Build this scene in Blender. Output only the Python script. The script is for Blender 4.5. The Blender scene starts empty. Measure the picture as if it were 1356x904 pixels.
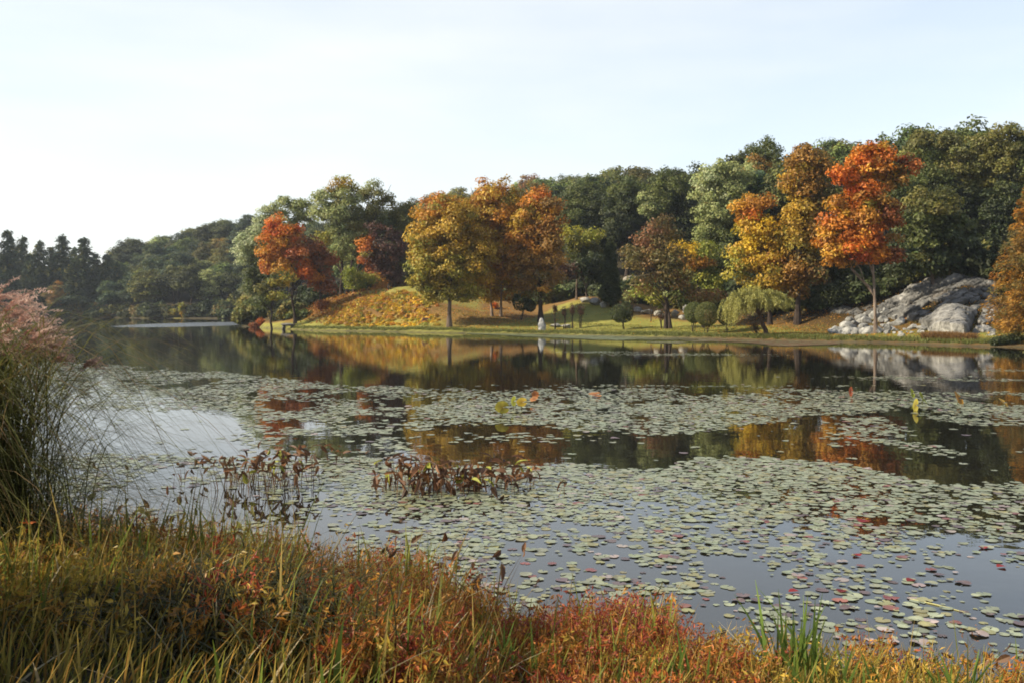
import bpy, math, random
import numpy as np
from mathutils import Vector, noise as mnoise

R = math.radians
rng = np.random.default_rng(11)
random.seed(11)
S = bpy.context.scene
COL = S.collection
F, HZ, CX, CAMZ = 1318.0, 409.0, 678.0, 3.0      # focal length in photo pixels, horizon row, centre column, eye height above the water

SUN_AZ, SUN_EL = R(-98), R(33)
SUNDIR = Vector((math.sin(SUN_AZ) * math.cos(SUN_EL), math.cos(SUN_AZ) * math.cos(SUN_EL), math.sin(SUN_EL)))


def at(px, py, Y):
    return np.array(((px - CX) * Y / F, Y, CAMZ + (HZ - py) * Y / F))


# ------------------------------------------------------------------ noise
def _hash(ix, iy, s):
    h = (ix * 374761393 + iy * 668265263 + s * 1442695041) & 0xFFFFFFFF
    h = ((h ^ (h >> 13)) * 1274126177) & 0xFFFFFFFF
    return ((h ^ (h >> 16)) & 0xFFFF) / 65535.0


def vnoise(x, y, s=0):
    x = np.asarray(x, float); y = np.asarray(y, float)
    ix = np.floor(x).astype(np.int64); iy = np.floor(y).astype(np.int64)
    fx = x - ix; fy = y - iy
    fx = fx * fx * (3 - 2 * fx); fy = fy * fy * (3 - 2 * fy)
    a = _hash(ix, iy, s); b = _hash(ix + 1, iy, s); c = _hash(ix, iy + 1, s); d = _hash(ix + 1, iy + 1, s)
    return (a * (1 - fx) + b * fx) * (1 - fy) + (c * (1 - fx) + d * fx) * fy


def fbm(x, y, s=0, o=4):
    t = 0; a = .5
    for k in range(o):
        t = t + a * vnoise(np.asarray(x) * 2 ** k, np.asarray(y) * 2 ** k, s + k * 17); a *= .5
    return t / (1 - .5 ** o)


# ------------------------------------------------------------------ mesh builders
class MB:
    """collects vertices, faces and vertex colours; build() links them as ONE mesh object"""

    def __init__(self):
        self.v = []; self.f = []; self.c = []; self.n = 0

    def add(self, V, Fc, C=None):
        V = np.asarray(V, float).reshape(-1, 3)
        self.v.append(V)
        for a in (Fc if isinstance(Fc, list) else [Fc]):
            self.f.append(np.asarray(a, int) + self.n)
        if C is None: C = (1, 1, 1)
        C = np.asarray(C, float)
        if C.ndim == 1: C = np.tile(C, (len(V), 1))
        self.c.append(C); self.n += len(V)
        return self

    def mesh(self, name, origin=(0, 0, 0), smooth=False):
        V = np.concatenate(self.v) - np.asarray(origin, float)
        me = bpy.data.meshes.new(name)
        loops = np.concatenate([a.ravel() for a in self.f])
        sizes = np.concatenate([np.full(len(a), a.shape[1]) for a in self.f])
        me.vertices.add(len(V)); me.vertices.foreach_set('co', V.ravel())
        me.loops.add(len(loops)); me.loops.foreach_set('vertex_index', loops.astype(np.int32))
        me.polygons.add(len(sizes))
        st = np.concatenate([[0], np.cumsum(sizes)[:-1]])
        me.polygons.foreach_set('loop_start', st.astype(np.int32))
        me.polygons.foreach_set('use_smooth', np.full(len(sizes), smooth))
        me.update(calc_edges=True)
        C = np.concatenate(self.c)
        at_ = me.color_attributes.new('Col', 'FLOAT_COLOR', 'POINT')
        at_.data.foreach_set('color', np.hstack([C, np.ones((len(C), 1))]).astype(np.float32).ravel())
        return me

    def build(self, name, mat, parent=None, origin=None, smooth=False):
        if origin is None: origin = tuple(parent.location) if parent is not None else (0, 0, 0)
        me = self.mesh(name, origin, smooth)
        me.materials.append(mat)
        o = bpy.data.objects.new(name, me); COL.objects.link(o)
        if parent is not None: o.parent = parent
        else: o.location = origin
        return o


def norm(a):
    return a / np.maximum(np.linalg.norm(a, axis=-1, keepdims=True), 1e-9)


def leaves(mb, P, N, size, col, asp=.55, T=None, curl=.15):
    """diamond leaves (4 vertices each) at P, facing N, half length size"""
    n = len(P)
    if n == 0: return
    size = np.broadcast_to(np.asarray(size, float), (n,))[:, None]
    if T is None: T = rng.normal(size=(n, 3))
    N = norm(N)
    U = norm(T - N * np.sum(T * N, 1, keepdims=True)); W = np.cross(N, U)
    tip = P + U * size - N * size * curl; tail = P - U * size - N * size * curl
    V = np.stack([tail, P + W * size * asp, tip, P - W * size * asp], 1).reshape(-1, 3)
    Fc = np.arange(4 * n).reshape(n, 4)
    mb.add(V, Fc, np.repeat(col, 4, 0))


def tube(mb, pts, rad, sides=7, col=(1, 1, 1)):
    pts = np.asarray(pts, float); rad = np.asarray(rad, float); k = len(pts)
    d = np.gradient(pts, axis=0); d = norm(d)
    ref = np.where(np.abs(d[:, 2:3]) > .9, np.array([[1., 0, 0]]), np.array([[0, 0, 1.]]))
    ref = np.tile(ref[:1], (k, 1)) if True else ref
    a = norm(np.cross(d, ref)); b = np.cross(d, a)
    th = np.linspace(0, 2 * np.pi, sides, endpoint=False)
    V = pts[:, None] + rad[:, None, None] * (a[:, None] * np.cos(th)[None, :, None] + b[:, None] * np.sin(th)[None, :, None])
    i = np.arange(k - 1)[:, None] * sides; j = np.arange(sides)[None]; j2 = (j + 1) % sides
    Fc = np.stack([i + j, i + j2, i + sides + j2, i + sides + j], -1).reshape(-1, 4)
    mb.add(V.reshape(-1, 3), [Fc, np.arange(sides)[None], ((k - 1) * sides + np.arange(sides))[None, ::-1]], col)


def bend(p, q, sag=.1, n=6, wob=.03):
    p = np.asarray(p, float); q = np.asarray(q, float); L = np.linalg.norm(q - p)
    t = np.linspace(0, 1, n)[:, None]
    m = p * (1 - t) + q * t
    m[:, 2] += sag * L * (np.sin(t[:, 0] * np.pi))
    m[1:-1] += rng.normal(size=(n - 2, 3)) * L * wob
    return m


def blades(mb, P, H, lean, W, c0, c1, face=None, seg=4, droop=1.7):
    """grass blades: base P, height H, lean vector (horizontal reach at the tip), width W, base and tip colours"""
    n = len(P); t = np.linspace(0, 1, seg + 1)
    if face is None:
        a = rng.uniform(0, 2 * np.pi, n); face = np.stack([np.cos(a), np.sin(a), np.zeros(n)], 1)
    ctr = P[:, None] + lean[:, None] * (t ** droop)[None, :, None]
    ctr[..., 2] += H[:, None] * t[None]
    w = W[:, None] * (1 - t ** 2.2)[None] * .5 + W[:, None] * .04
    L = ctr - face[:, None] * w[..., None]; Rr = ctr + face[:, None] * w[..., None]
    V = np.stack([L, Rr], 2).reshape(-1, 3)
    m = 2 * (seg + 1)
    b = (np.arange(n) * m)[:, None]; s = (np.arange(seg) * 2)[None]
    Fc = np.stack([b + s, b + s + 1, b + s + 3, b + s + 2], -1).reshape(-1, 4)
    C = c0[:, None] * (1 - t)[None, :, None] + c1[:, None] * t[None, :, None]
    mb.add(V, Fc, np.repeat(C, 2, 1).reshape(-1, 3))


def broad(mb, P, U, N, L, W, col, droop=.5, fold=.25):
    """ovate leaf with a folded midrib, its tip drooping: 5 rows of 3 vertices"""
    n = len(P); U = norm(U); N = norm(N - U * np.sum(N * U, 1, keepdims=True)); B = np.cross(N, U)
    t = np.array([0, .22, .5, .78, 1.]); ww = np.array([.25, .95, 1., .6, .04])
    V = np.zeros((n, 5, 3, 3))
    for k in range(5):
        c = P + U * (L * t[k])[:, None] - N * (droop * L * t[k] ** 2)[:, None]
        e = (W * ww[k] * .5)[:, None]
        V[:, k, 0] = c - B * e + N * e * fold; V[:, k, 1] = c; V[:, k, 2] = c + B * e + N * e * fold
    b = (np.arange(n) * 15)[:, None]; q = np.array([[3 * k + j, 3 * k + j + 1, 3 * k + j + 4, 3 * k + j + 3] for k in range(4) for j in range(2)])
    mb.add(V.reshape(-1, 3), (b[:, None] + q[None]).reshape(-1, 4), np.repeat(col, 15, 0))


def rock(mb, c, r, seed, cuts=14, col=(1, 1, 1), rough=.06):
    """an angular stone: a sphere grid cut by random planes"""
    g = np.random.default_rng(seed)
    nu, nv = 18, 11
    th = np.linspace(0, 2 * np.pi, nu, endpoint=False); ph = np.linspace(0, np.pi, nv)[1:-1]
    D = [np.array([[0, 0, 1.]])]
    for p in ph: D.append(np.stack([np.sin(p) * np.cos(th), np.sin(p) * np.sin(th), np.full(nu, np.cos(p))], 1))
    D.append(np.array([[0, 0, -1.]])); V = np.concatenate(D)
    base = V.copy()
    for k in range(cuts):
        n = norm(g.normal(size=3)); d = g.uniform(.55, .85)
        s = V @ n; V = V - np.outer(np.maximum(s - d, 0), n)
    V *= 1 + rough * g.normal(size=(len(V), 1)) * .5
    V = V * np.asarray(r) + np.asarray(c)
    m = nv - 2; tri = []; quad = []
    for j in range(nu): tri.append((0, 1 + j, 1 + (j + 1) % nu))
    for i in range(m - 1):
        for j in range(nu):
            a = 1 + i * nu + j; b = 1 + i * nu + (j + 1) % nu; quad.append((a, a + nu, b + nu, b))
    e = 1 + (m - 1) * nu
    for j in range(nu): tri.append((e + (j + 1) % nu, e + j, len(V) - 1))
    mb.add(V, [np.array(tri), np.array(quad)], col)


# ------------------------------------------------------------------ tagging
def tag(o, label=None, cat=None, group=None, kind=None):
    if label: o['label'] = label
    if cat: o['category'] = cat
    if group: o['group'] = group
    if kind: o['kind'] = kind
    return o


def thing(name, label, cat, loc, group=None):
    o = bpy.data.objects.new(name, None); COL.objects.link(o)
    o.location = tuple(float(v) for v in loc); o.empty_display_size = .2
    return tag(o, label, cat, group)


def dup(root, loc, rotz=0, scale=1, label=None, group=None):
    r = root.copy(); COL.objects.link(r); r.location = tuple(float(v) for v in loc); r.rotation_euler = (0, 0, rotz)
    r.scale = (scale,) * 3 if np.isscalar(scale) else scale
    if label: r['label'] = label
    if group: r['group'] = group
    for ch in list(root.children):
        c = ch.copy(); COL.objects.link(c); c.parent = r
    return r


# ------------------------------------------------------------------ materials
def nt(name):
    m = bpy.data.materials.new(name); m.use_nodes = True; t = m.node_tree
    return m, t, t.nodes['Principled BSDF'], t.nodes['Material Output']


def leaf_mat(name, trans=.35, rough=.55, spec=.25, vary=.0, vmin=.75, vmax=1.25):
    m, t, b, out = nt(name)
    a = t.nodes.new('ShaderNodeAttribute'); a.attribute_name = 'Col'
    src = a.outputs['Color']
    if vary:
        oi = t.nodes.new('ShaderNodeObjectInfo'); hs = t.nodes.new('ShaderNodeHueSaturation')
        mr = t.nodes.new('ShaderNodeMapRange'); mr.inputs[3].default_value = .5 - vary; mr.inputs[4].default_value = .5 + vary
        mv = t.nodes.new('ShaderNodeMapRange'); mv.inputs[3].default_value = vmin; mv.inputs[4].default_value = vmax
        ml = t.nodes.new('ShaderNodeMath'); ml.operation = 'MULTIPLY'; ml.inputs[1].default_value = 7.13
        fr = t.nodes.new('ShaderNodeMath'); fr.operation = 'FRACT'
        t.links.new(oi.outputs['Random'], mr.inputs[0]); t.links.new(oi.outputs['Random'], ml.inputs[0])
        t.links.new(ml.outputs[0], fr.inputs[0]); t.links.new(fr.outputs[0], mv.inputs[0])
        t.links.new(mr.outputs[0], hs.inputs['Hue']); t.links.new(mv.outputs[0], hs.inputs['Value'])
        t.links.new(src, hs.inputs['Color']); src = hs.outputs['Color']
    t.links.new(src, b.inputs['Base Color'])
    b.inputs['Roughness'].default_value = rough; b.inputs['Specular IOR Level'].default_value = spec
    tr = t.nodes.new('ShaderNodeBsdfTranslucent'); t.links.new(src, tr.inputs['Color'])
    mx = t.nodes.new('ShaderNodeMixShader'); mx.inputs[0].default_value = trans
    t.links.new(b.outputs[0], mx.inputs[1]); t.links.new(tr.outputs[0], mx.inputs[2]); t.links.new(mx.outputs[0], out.inputs['Surface'])
    return m


def noise_mat(name, cols, scale=1., detail=6, rough=.9, spec=.2, bump=.0, bscale=None, attr=False, coord='Object', stretch=(1, 1, 1), bdist=.1):
    """colour ramp over a noise, optional bump, optional tint by the Col attribute"""
    m, t, b, out = nt(name)
    tc = t.nodes.new('ShaderNodeTexCoord'); mp = t.nodes.new('ShaderNodeMapping'); mp.inputs['Scale'].default_value = stretch
    t.links.new(tc.outputs[coord], mp.inputs[0])
    n = t.nodes.new('ShaderNodeTexNoise'); n.inputs['Scale'].default_value = scale; n.inputs['Detail'].default_value = detail
    n.inputs['Roughness'].default_value = .65
    t.links.new(mp.outputs[0], n.inputs['Vector'])
    r = t.nodes.new('ShaderNodeValToRGB'); e = r.color_ramp.elements
    while len(e) < len(cols): e.new(.5)
    for k, c in enumerate(cols):
        e[k].position = .28 + .44 * k / max(1, len(cols) - 1); e[k].color = (*c, 1)
    t.links.new(n.outputs['Fac'], r.inputs[0]); src = r.outputs[0]
    if attr:
        a = t.nodes.new('ShaderNodeAttribute'); a.attribute_name = 'Col'
        mx = t.nodes.new('ShaderNodeMix'); mx.data_type = 'RGBA'; mx.blend_type = 'MULTIPLY'; mx.inputs[0].default_value = 1
        t.links.new(src, mx.inputs[6]); t.links.new(a.outputs['Color'], mx.inputs[7]); src = mx.outputs[2]
    t.links.new(src, b.inputs['Base Color'])
    b.inputs['Roughness'].default_value = rough; b.inputs['Specular IOR Level'].default_value = spec
    if bump:
        n2 = t.nodes.new('ShaderNodeTexNoise'); n2.inputs['Scale'].default_value = bscale or scale * 3; n2.inputs['Detail'].default_value = 8
        t.links.new(mp.outputs[0], n2.inputs['Vector'])
        bp = t.nodes.new('ShaderNodeBump'); bp.inputs['Strength'].default_value = bump; bp.inputs['Distance'].default_value = bdist
        t.links.new(n2.outputs['Fac'], bp.inputs['Height']); t.links.new(bp.outputs[0], b.inputs['Normal'])
    return m


M_LEAF = leaf_mat('leaf', .38, .5, .3)
M_FOREST = leaf_mat('forest_leaf', .25, .6, .2, vary=.025, vmin=.55, vmax=1.35)
M_NEEDLE = leaf_mat('needle', .12, .7, .2)
M_GRASS = leaf_mat('grass_blade', .38, .55, .15)
M_PLUME = leaf_mat('plume', .5, .7, .2)
M_PAD = leaf_mat('lily_pad', .05, .36, .5, vary=.012)
M_DRYLEAF = leaf_mat('dry_leaf', .25, .6, .25)
M_BARK = noise_mat('bark', [(.025, .018, .013), (.07, .052, .04), (.13, .105, .085)], 3, 6, .9, .2, .6, 9, attr=True, stretch=(1, 1, .25))
M_ROCK = noise_mat('grey_rock', [(.05, .049, .047), (.20, .196, .187), (.37, .363, .345)], 1.3, 9, .85, .3, .8, 3.0, attr=True, bdist=.25)
M_STONE = noise_mat('pale_stone', [(.14, .135, .125), (.32, .31, .29), (.46, .45, .42)], 2.2, 8, .85, .3, .6, 6, attr=True, bdist=.1)
M_GROUND = noise_mat('lawn_ground', [(.75, .75, .75), (1, 1, 1), (1.2, 1.2, 1.15)], .5, 8, .95, .1, .5, 3, attr=True, bdist=.15)
M_BANK = noise_mat('bank_soil', [(.012, .009, .006), (.03, .022, .013), (.055, .04, .022)], 3, 8, .9, .25, .6, 14, bdist=.05)


def water_mat():
    m, t, b, out = nt('pond_water')
    b.inputs['Base Color'].default_value = (.011, .010, .007, 1); b.inputs['Roughness'].default_value = .012
    b.inputs['IOR'].default_value = 1.42; b.inputs['Specular IOR Level'].default_value = .5
    tc = t.nodes.new('ShaderNodeTexCoord')
    n = t.nodes.new('ShaderNodeTexNoise'); n.inputs['Scale'].default_value = 1.3; n.inputs['Detail'].default_value = 3
    n2 = t.nodes.new('ShaderNodeTexNoise'); n2.inputs['Scale'].default_value = .03; n2.inputs['Detail'].default_value = 2
    t.links.new(tc.outputs['Object'], n.inputs['Vector']); t.links.new(tc.outputs['Object'], n2.inputs['Vector'])
    # a breeze ruffles the open water far out on the left: a patch of stronger ripples at its own place on the lake
    mp = t.nodes.new('ShaderNodeMapping'); mp.vector_type = 'POINT'
    mp.inputs['Location'].default_value = (60 / 12., -196 / 36., 0); mp.inputs['Scale'].default_value = (1 / 12., 1 / 36., 0)
    ln = t.nodes.new('ShaderNodeVectorMath'); ln.operation = 'LENGTH'
    t.links.new(tc.outputs['Object'], mp.inputs[0]); t.links.new(mp.outputs[0], ln.inputs[0])
    mr = t.nodes.new('ShaderNodeMapRange'); mr.inputs[1].default_value = .75; mr.inputs[2].default_value = 1.1
    mr.inputs[3].default_value = 1.; mr.inputs[4].default_value = .0
    t.links.new(ln.outputs['Value'], mr.inputs[0])
    st = t.nodes.new('ShaderNodeMapRange'); st.inputs[3].default_value = .012; st.inputs[4].default_value = .9
    t.links.new(mr.outputs[0], st.inputs[0])
    bp = t.nodes.new('ShaderNodeBump'); bp.inputs['Distance'].default_value = .3
    t.links.new(st.outputs[0], bp.inputs['Strength']); t.links.new(n.outputs['Fac'], bp.inputs['Height'])
    t.links.new(bp.outputs[0], b.inputs['Normal'])
    rr = t.nodes.new('ShaderNodeMapRange'); rr.inputs[3].default_value = .012; rr.inputs[4].default_value = .25
    t.links.new(mr.outputs[0], rr.inputs[0]); t.links.new(rr.outputs[0], b.inputs['Roughness'])
    return m


M_WATER = water_mat()

# ------------------------------------------------------------------ terrain
SHORE = np.array([(-900, 330), (150, 330), (200, 310), (325, 298), (331, 240), (338, 166), (350, 155), (380, 146), (420, 137), (500, 131), (560, 126), (640, 120),
                  (700, 116), (760, 113), (800, 110), (880, 104), (920, 102), (1000, 96), (1060, 93), (1120, 90), (1200, 86), (1280, 81), (1356, 79), (1600, 72), (2600, 60)], float)
PROF = [
    (-900, [(0, 0), (3, .6), (20, 3), (60, 6), (200, 10), (500, 14)]),
    (130, [(0, 0), (3, .6), (20, 3), (60, 6), (200, 12), (500, 16)]),
    (170, [(0, 0), (3, .8), (30, 5), (130, 25), (400, 30)]),
    (250, [(0, 0), (3, .8), (30, 6), (140, 32), (400, 36)]),
    (325, [(0, 0), (3, .8), (30, 6), (150, 37), (400, 41)]),
    (340, [(0, 0), (2, .5), (20, 2), (60, 3), (140, 4), (290, 33), (500, 36)]),
    (400, [(0, 0), (1, .35), (8, .9), (20, 3.0), (60, 3.5), (150, 6), (310, 35), (500, 38)]),
    (480, [(0, 0), (1, .35), (6, .8), (13, 3.4), (22, 5.8), (35, 5.9), (80, 5.5), (160, 10), (300, 36), (500, 38)]),
    (560, [(0, 0), (1, .35), (6, .9), (13, 3.8), (22, 6.2), (32, 6.6), (80, 6), (160, 14), (300, 38), (500, 40)]),
    (640, [(0, 0), (1, .35), (6, .6), (12, 1.7), (22, 3.4), (35, 4.2), (80, 6), (160, 18), (300, 41), (500, 42)]),
    (710, [(0, 0), (1, .3), (8, .6), (14, 1.2), (25, 2.4), (40, 3.5), (80, 8), (160, 22), (320, 43), (500, 44)]),
    (770, [(0, 0), (1, .3), (8, .6), (14, 1.3), (27, 4.0), (29, 4.7), (45, 5), (60, 8), (90, 13), (200, 28), (320, 44), (500, 46)]),
    (860, [(0, 0), (1, .3), (10, .6), (16, 1.0), (24, 2.2), (26, 2.9), (40, 4), (60, 7), (90, 14), (190, 28), (300, 40), (500, 44)]),
    (960, [(0, 0), (1, .3), (10, .6), (18, 1.1), (30, 3.5), (60, 9), (100, 15.5), (160, 22), (250, 31), (500, 38)]),
    (1060, [(0, 0), (1, .3), (8, .6), (14, 1.0), (22, 3.0), (30, 7.6), (38, 8.1), (60, 12), (100, 18.5), (160, 26), (250, 32), (500, 38)]),
    (1150, [(0, 0), (1, .3), (6, .5), (10, .8), (16, 2.6), (25, 6.5), (40, 9.5), (60, 12), (100, 18), (160, 25), (500, 36)]),
    (1250, [(0, 0), (1, .3), (5, .5), (8, .7), (14, 3.0), (20, 6.2), (27, 8.6), (60, 12), (100, 18.5), (160, 27), (500, 36)]),
    (1340, [(0, 0), (1, .3), (5, .5), (9, 1.), (14, 3), (25, 8), (60, 12.5), (100, 19.5), (160, 28), (500, 38)]),
    (2600, [(0, 0), (1, .3), (5, .5), (9, 1.), (14, 3), (25, 8), (60, 12.5), (100, 19.5), (160, 28), (500, 38)]),
]


def shore(px): return np.interp(px, SHORE[:, 0], SHORE[:, 1])


def terrain(x, y):
    x = np.asarray(x, float); y = np.asarray(y, float)
    px = np.clip(CX + F * x / np.maximum(y, 20), -899, 2599)
    d = y - shore(px) + (vnoise(x * .25, y * .25, 5) - .5) * 1.6 * np.clip((300 - y) / 200, 0, 1)
    z = np.zeros_like(d)
    P = np.array([p for p, _ in PROF])
    k = np.clip(np.searchsorted(P, px) - 1, 0, len(P) - 2)
    for i in range(len(P) - 1):
        w = k == i
        if not np.any(w): continue
        a = np.interp(d[w], *zip(*PROF[i][1])); b = np.interp(d[w], *zip(*PROF[i + 1][1]))
        t = (px[w] - P[i]) / (P[i + 1] - P[i])
        z[w] = a * (1 - t) + b * t
    z = np.where(d < 0, np.maximum(-1.6, d * .12 - .02), z)
    bumpy = np.clip(d / 12, 0, 1)
    z = z + bumpy * (fbm(x * .12, y * .12, 3) - .5) * 1.0 + np.clip(d, 0, 1) * (vnoise(x * .8, y * .8, 9) - .5) * .12
    return z


def tz(px, Y): return float(terrain(np.array([(px - CX) * Y / F]), np.array([Y]))[0])


def hit(px, py, Y0=None):
    """distance at which the sight line through a photo pixel first meets the ground of the far shore"""
    Y = np.arange(float(shore(px)) + .3, 420, .25); z = terrain((px - CX) * Y / F, Y); k = np.where(z >= CAMZ + (HZ - py) * Y / F)[0]
    return float(Y[k[0]]) if len(k) else Y0


def grid_sheet(name, X, Y, zf, cf, mat, label=None, kind='structure'):
    xx, yy = np.meshgrid(X, Y); x = xx.ravel(); y = yy.ravel(); z = zf(x, y)
    nx = len(X); i = np.arange(len(Y) - 1)[:, None] * nx + np.arange(nx - 1)[None]
    Fc = np.stack([i, i + 1, i + nx + 1, i + nx], -1).reshape(-1, 4)
    o = MB().add(np.stack([x, y, z], 1), Fc, cf(x, y, z)).build(name, mat, smooth=True)
    tag(o, label, None, None, kind); return o


def lerp(a, b, t): return np.asarray(a)[None] * (1 - t[:, None]) + np.asarray(b)[None] * t[:, None]


def ground_col(x, y, z):
    px = CX + F * x / np.maximum(y, 20); d = y - shore(px)
    n = fbm(x * .18, y * .18, 21); n2 = fbm(x * .6, y * .6, 31)
    grass = lerp((.16, .165, .034), (.25, .22, .055), n2)
    litter = lerp((.13, .070, .024), (.21, .125, .04), n2)
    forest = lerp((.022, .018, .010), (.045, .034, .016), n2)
    mud = lerp((.05, .042, .025), (.085, .07, .04), n2)
    # lawn follows the shore; leaf litter under the trees, bare forest floor up the hills
    lawn_depth = np.interp(px, [330, 352, 400, 480, 560, 600, 680, 740, 850, 960, 1010, 1080, 1200, 1356], [.2, 3, 9, 6.5, 6.5, 4.5, 10, 27, 20, 16, 11, 8, 7, 6])
    top = (px > 470) & (px < 640) & (d > 16) & (d < 60)
    t = np.clip((d - lawn_depth + (n - .5) * 6) / 3, 0, 1)
    t = np.where(top, np.clip(n * 1.4 - .5, 0, .6), t)
    c = grass * (1 - t[:, None]) + litter * t[:, None]
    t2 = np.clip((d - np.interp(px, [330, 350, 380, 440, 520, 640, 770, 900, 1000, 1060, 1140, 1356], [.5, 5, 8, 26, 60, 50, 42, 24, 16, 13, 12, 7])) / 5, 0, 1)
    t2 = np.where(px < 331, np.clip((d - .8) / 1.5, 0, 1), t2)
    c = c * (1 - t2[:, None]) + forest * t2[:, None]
    c = c * (1 - .5 * np.clip((px - 1020) / 60, 0, 1) * np.clip((d - 7) / 4, 0, 1))[:, None]  # darker brown slope on the right, with the tree shade painted in
    t3 = np.clip(1 - (z - .06) / .18, 0, 1)
    t4 = np.clip((px - 880) / 80, 0, 1) * np.clip(1 - (z - .3) / .2, 0, 1)     # the drier brown edge on the right
    c = c * (1 - t4[:, None]) + litter * t4[:, None] * .8
    return c * (1 - t3[:, None]) + mud * t3[:, None]


ys = np.concatenate([np.arange(-60, 66, 6.), np.arange(66, 185, .8), np.geomspace(186, 900, 70)])
xs = np.concatenate([np.linspace(-900, -172, 50), np.arange(-170, 120, 1.0), np.linspace(121, 700, 60)])
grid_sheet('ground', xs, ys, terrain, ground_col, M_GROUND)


def bank_h(x, y):
    px = CX + F * x / np.maximum(y, 3.0)
    ye = np.interp(px, [-900, 0, 200, 350, 450, 560, 620, 680, 720, 880, 920, 1000, 1356, 2600], [12.5, 11.6, 11.2, 11.0, 10.4, 10.0, 9.5, 8.7, 8.9, 8.9, 8.3, 8.1, 7.7, 7])
    d = ye - y
    z = np.interp(d, [-3, 0, .5, 2, 4, 6, 12], [-.9, -.06, .05, .22, .75, 1.3, 1.6])
    return z + np.clip(d, 0, 1) * (fbm(x * 1.7, y * 1.7, 44) - .5) * .22


grid_sheet('bank', np.arange(-14, 14.1, .2), np.arange(-14, 15.1, .2), bank_h, lambda x, y, z: np.ones((len(x), 3)), M_BANK)

wx = np.linspace(-900, 700, 3)
grid_sheet('water', wx, np.array([-60., 400, 900]), lambda x, y: 0 * x, lambda x, y, z: np.ones((len(x), 3)), M_WATER)

# ------------------------------------------------------------------ palettes (leaf base colours, linear)
PAL = dict(
    gold=[((.42, .26, .028), 3), ((.48, .30, .032), 2), ((.35, .23, .03), 2), ((.26, .21, .03), 1)],
    goldgreen=[((.32, .26, .035), 3), ((.37, .26, .032), 2), ((.22, .22, .035), 2)],
    yellow=[((.56, .38, .03), 3), ((.50, .29, .022), 2), ((.44, .35, .04), 1)],
    amber=[((.44, .20, .024), 3), ((.48, .26, .03), 2), ((.36, .15, .02), 2)],
    brown=[((.30, .155, .028), 3), ((.35, .18, .03), 2), ((.22, .125, .026), 2)],
    orange=[((.54, .20, .02), 3), ((.56, .28, .028), 2), ((.48, .14, .016), 2)],
    red=[((.50, .125, .015), 3), ((.55, .17, .018), 2), ((.42, .08, .014), 1.5)],
    darkred=[((.27, .085, .026), 3), ((.34, .11, .026), 2), ((.18, .07, .026), 2)],
    purple=[((.10, .045, .03), 3), ((.13, .06, .03), 2), ((.07, .04, .025), 1)],
    green=[((.10, .115, .03), 3), ((.13, .145, .036), 2), ((.075, .092, .025), 2)],
    olive=[((.14, .13, .03), 3), ((.175, .155, .034), 2), ((.105, .105, .026), 2)],
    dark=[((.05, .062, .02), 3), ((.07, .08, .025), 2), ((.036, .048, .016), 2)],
    blue=[((.055, .075, .04), 3), ((.07, .09, .045), 2), ((.04, .06, .03), 2)],
    pale=[((.29, .31, .11), 3), ((.34, .36, .14), 2), ((.22, .24, .08), 2)],
    silver=[((.36, .39, .20), 3), ((.42, .45, .24), 2), ((.27, .30, .15), 2)],
    lime=[((.24, .26, .035), 3), ((.30, .28, .035), 2), ((.17, .20, .03), 1)],
    yellowgreen=[((.30, .27, .03), 3), ((.24, .24, .035), 2), ((.36, .27, .03), 1)],
    redbrown=[((.22, .10, .04), 3), ((.17, .09, .034), 2), ((.14, .10, .034), 2)],
    bronze=[((.17, .12, .034), 3), ((.14, .12, .034), 3), ((.22, .12, .034), 1)],
    willow=[((.32, .30, .08), 3), ((.38, .35, .11), 2), ((.26, .25, .065), 2)],
)


def pick(pals, n):
    """n leaf-clump colours from a palette name or a list of (name, weight)"""
    if isinstance(pals, str): pals = [(pals, 1)]
    cols = []; w = []
    for p, pw in pals:
        tot = sum(q for _, q in PAL[p])
        for c, q in PAL[p]: cols.append(c); w.append(pw * q / tot)
    w = np.array(w) / sum(w)
    return np.array(cols)[rng.choice(len(cols), n, p=w)]


def crown_leaves(mb, blobs, leaf=.19, clump=1.1, dens=.85, per=118, flat=.62):
    """blobs: (centre xyz, radii xyz, palette). Leaf clumps spread through and over each lobe."""
    cents = []
    for c, r, pal in blobs:
        c = np.asarray(c, float); r = np.asarray(r, float)
        area = 4 * np.pi * ((r[0] * r[1]) ** 1.6 / 3 + (r[0] * r[2]) ** 1.6 / 3 + (r[1] * r[2]) ** 1.6 / 3) ** (1 / 1.6)
        k = max(5, int(dens * area / (clump ** 2 * 1.5)))
        D = norm(rng.normal(size=(k, 3)))
        rf = 1.04 - .66 * rng.random(k) ** 2.0
        rf *= 1 + .16 * rng.normal(size=k) * .6
        Pc = c + D * r * rf[:, None]
        cols = pick(pal, k) * rng.uniform(.82, 1.2, (k, 1))
        cr = clump * rng.uniform(.6, 1.3, k)
        m = np.maximum(8, (per * (cr / clump) ** 2).astype(int))
        idx = np.repeat(np.arange(k), m); n = len(idx)
        off = rng.normal(size=(n, 3)); off = off / np.maximum(1, np.linalg.norm(off, axis=1, keepdims=True) / 1.9) * np.array([.55, .55, .55 * flat])
        # each clump sags outwards a little, like a spray at the end of a branch
        P = Pc[idx] + off * cr[idx, None]
        P[:, 2] -= .25 * np.linalg.norm(off[:, :2], axis=1) * cr[idx]
        N = .75 * norm(off) + .35 * D[idx] + np.array([0, 0, .45]) + .5 * rng.normal(size=(n, 3))
        leaves(mb, P, N, leaf * rng.uniform(.6, 1.35, n), cols[idx] * rng.uniform(.72, 1.28, (n, 1)) * rng.uniform(.93, 1.07, (n, 3)))
        cents.append(Pc)
    return cents


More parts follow.
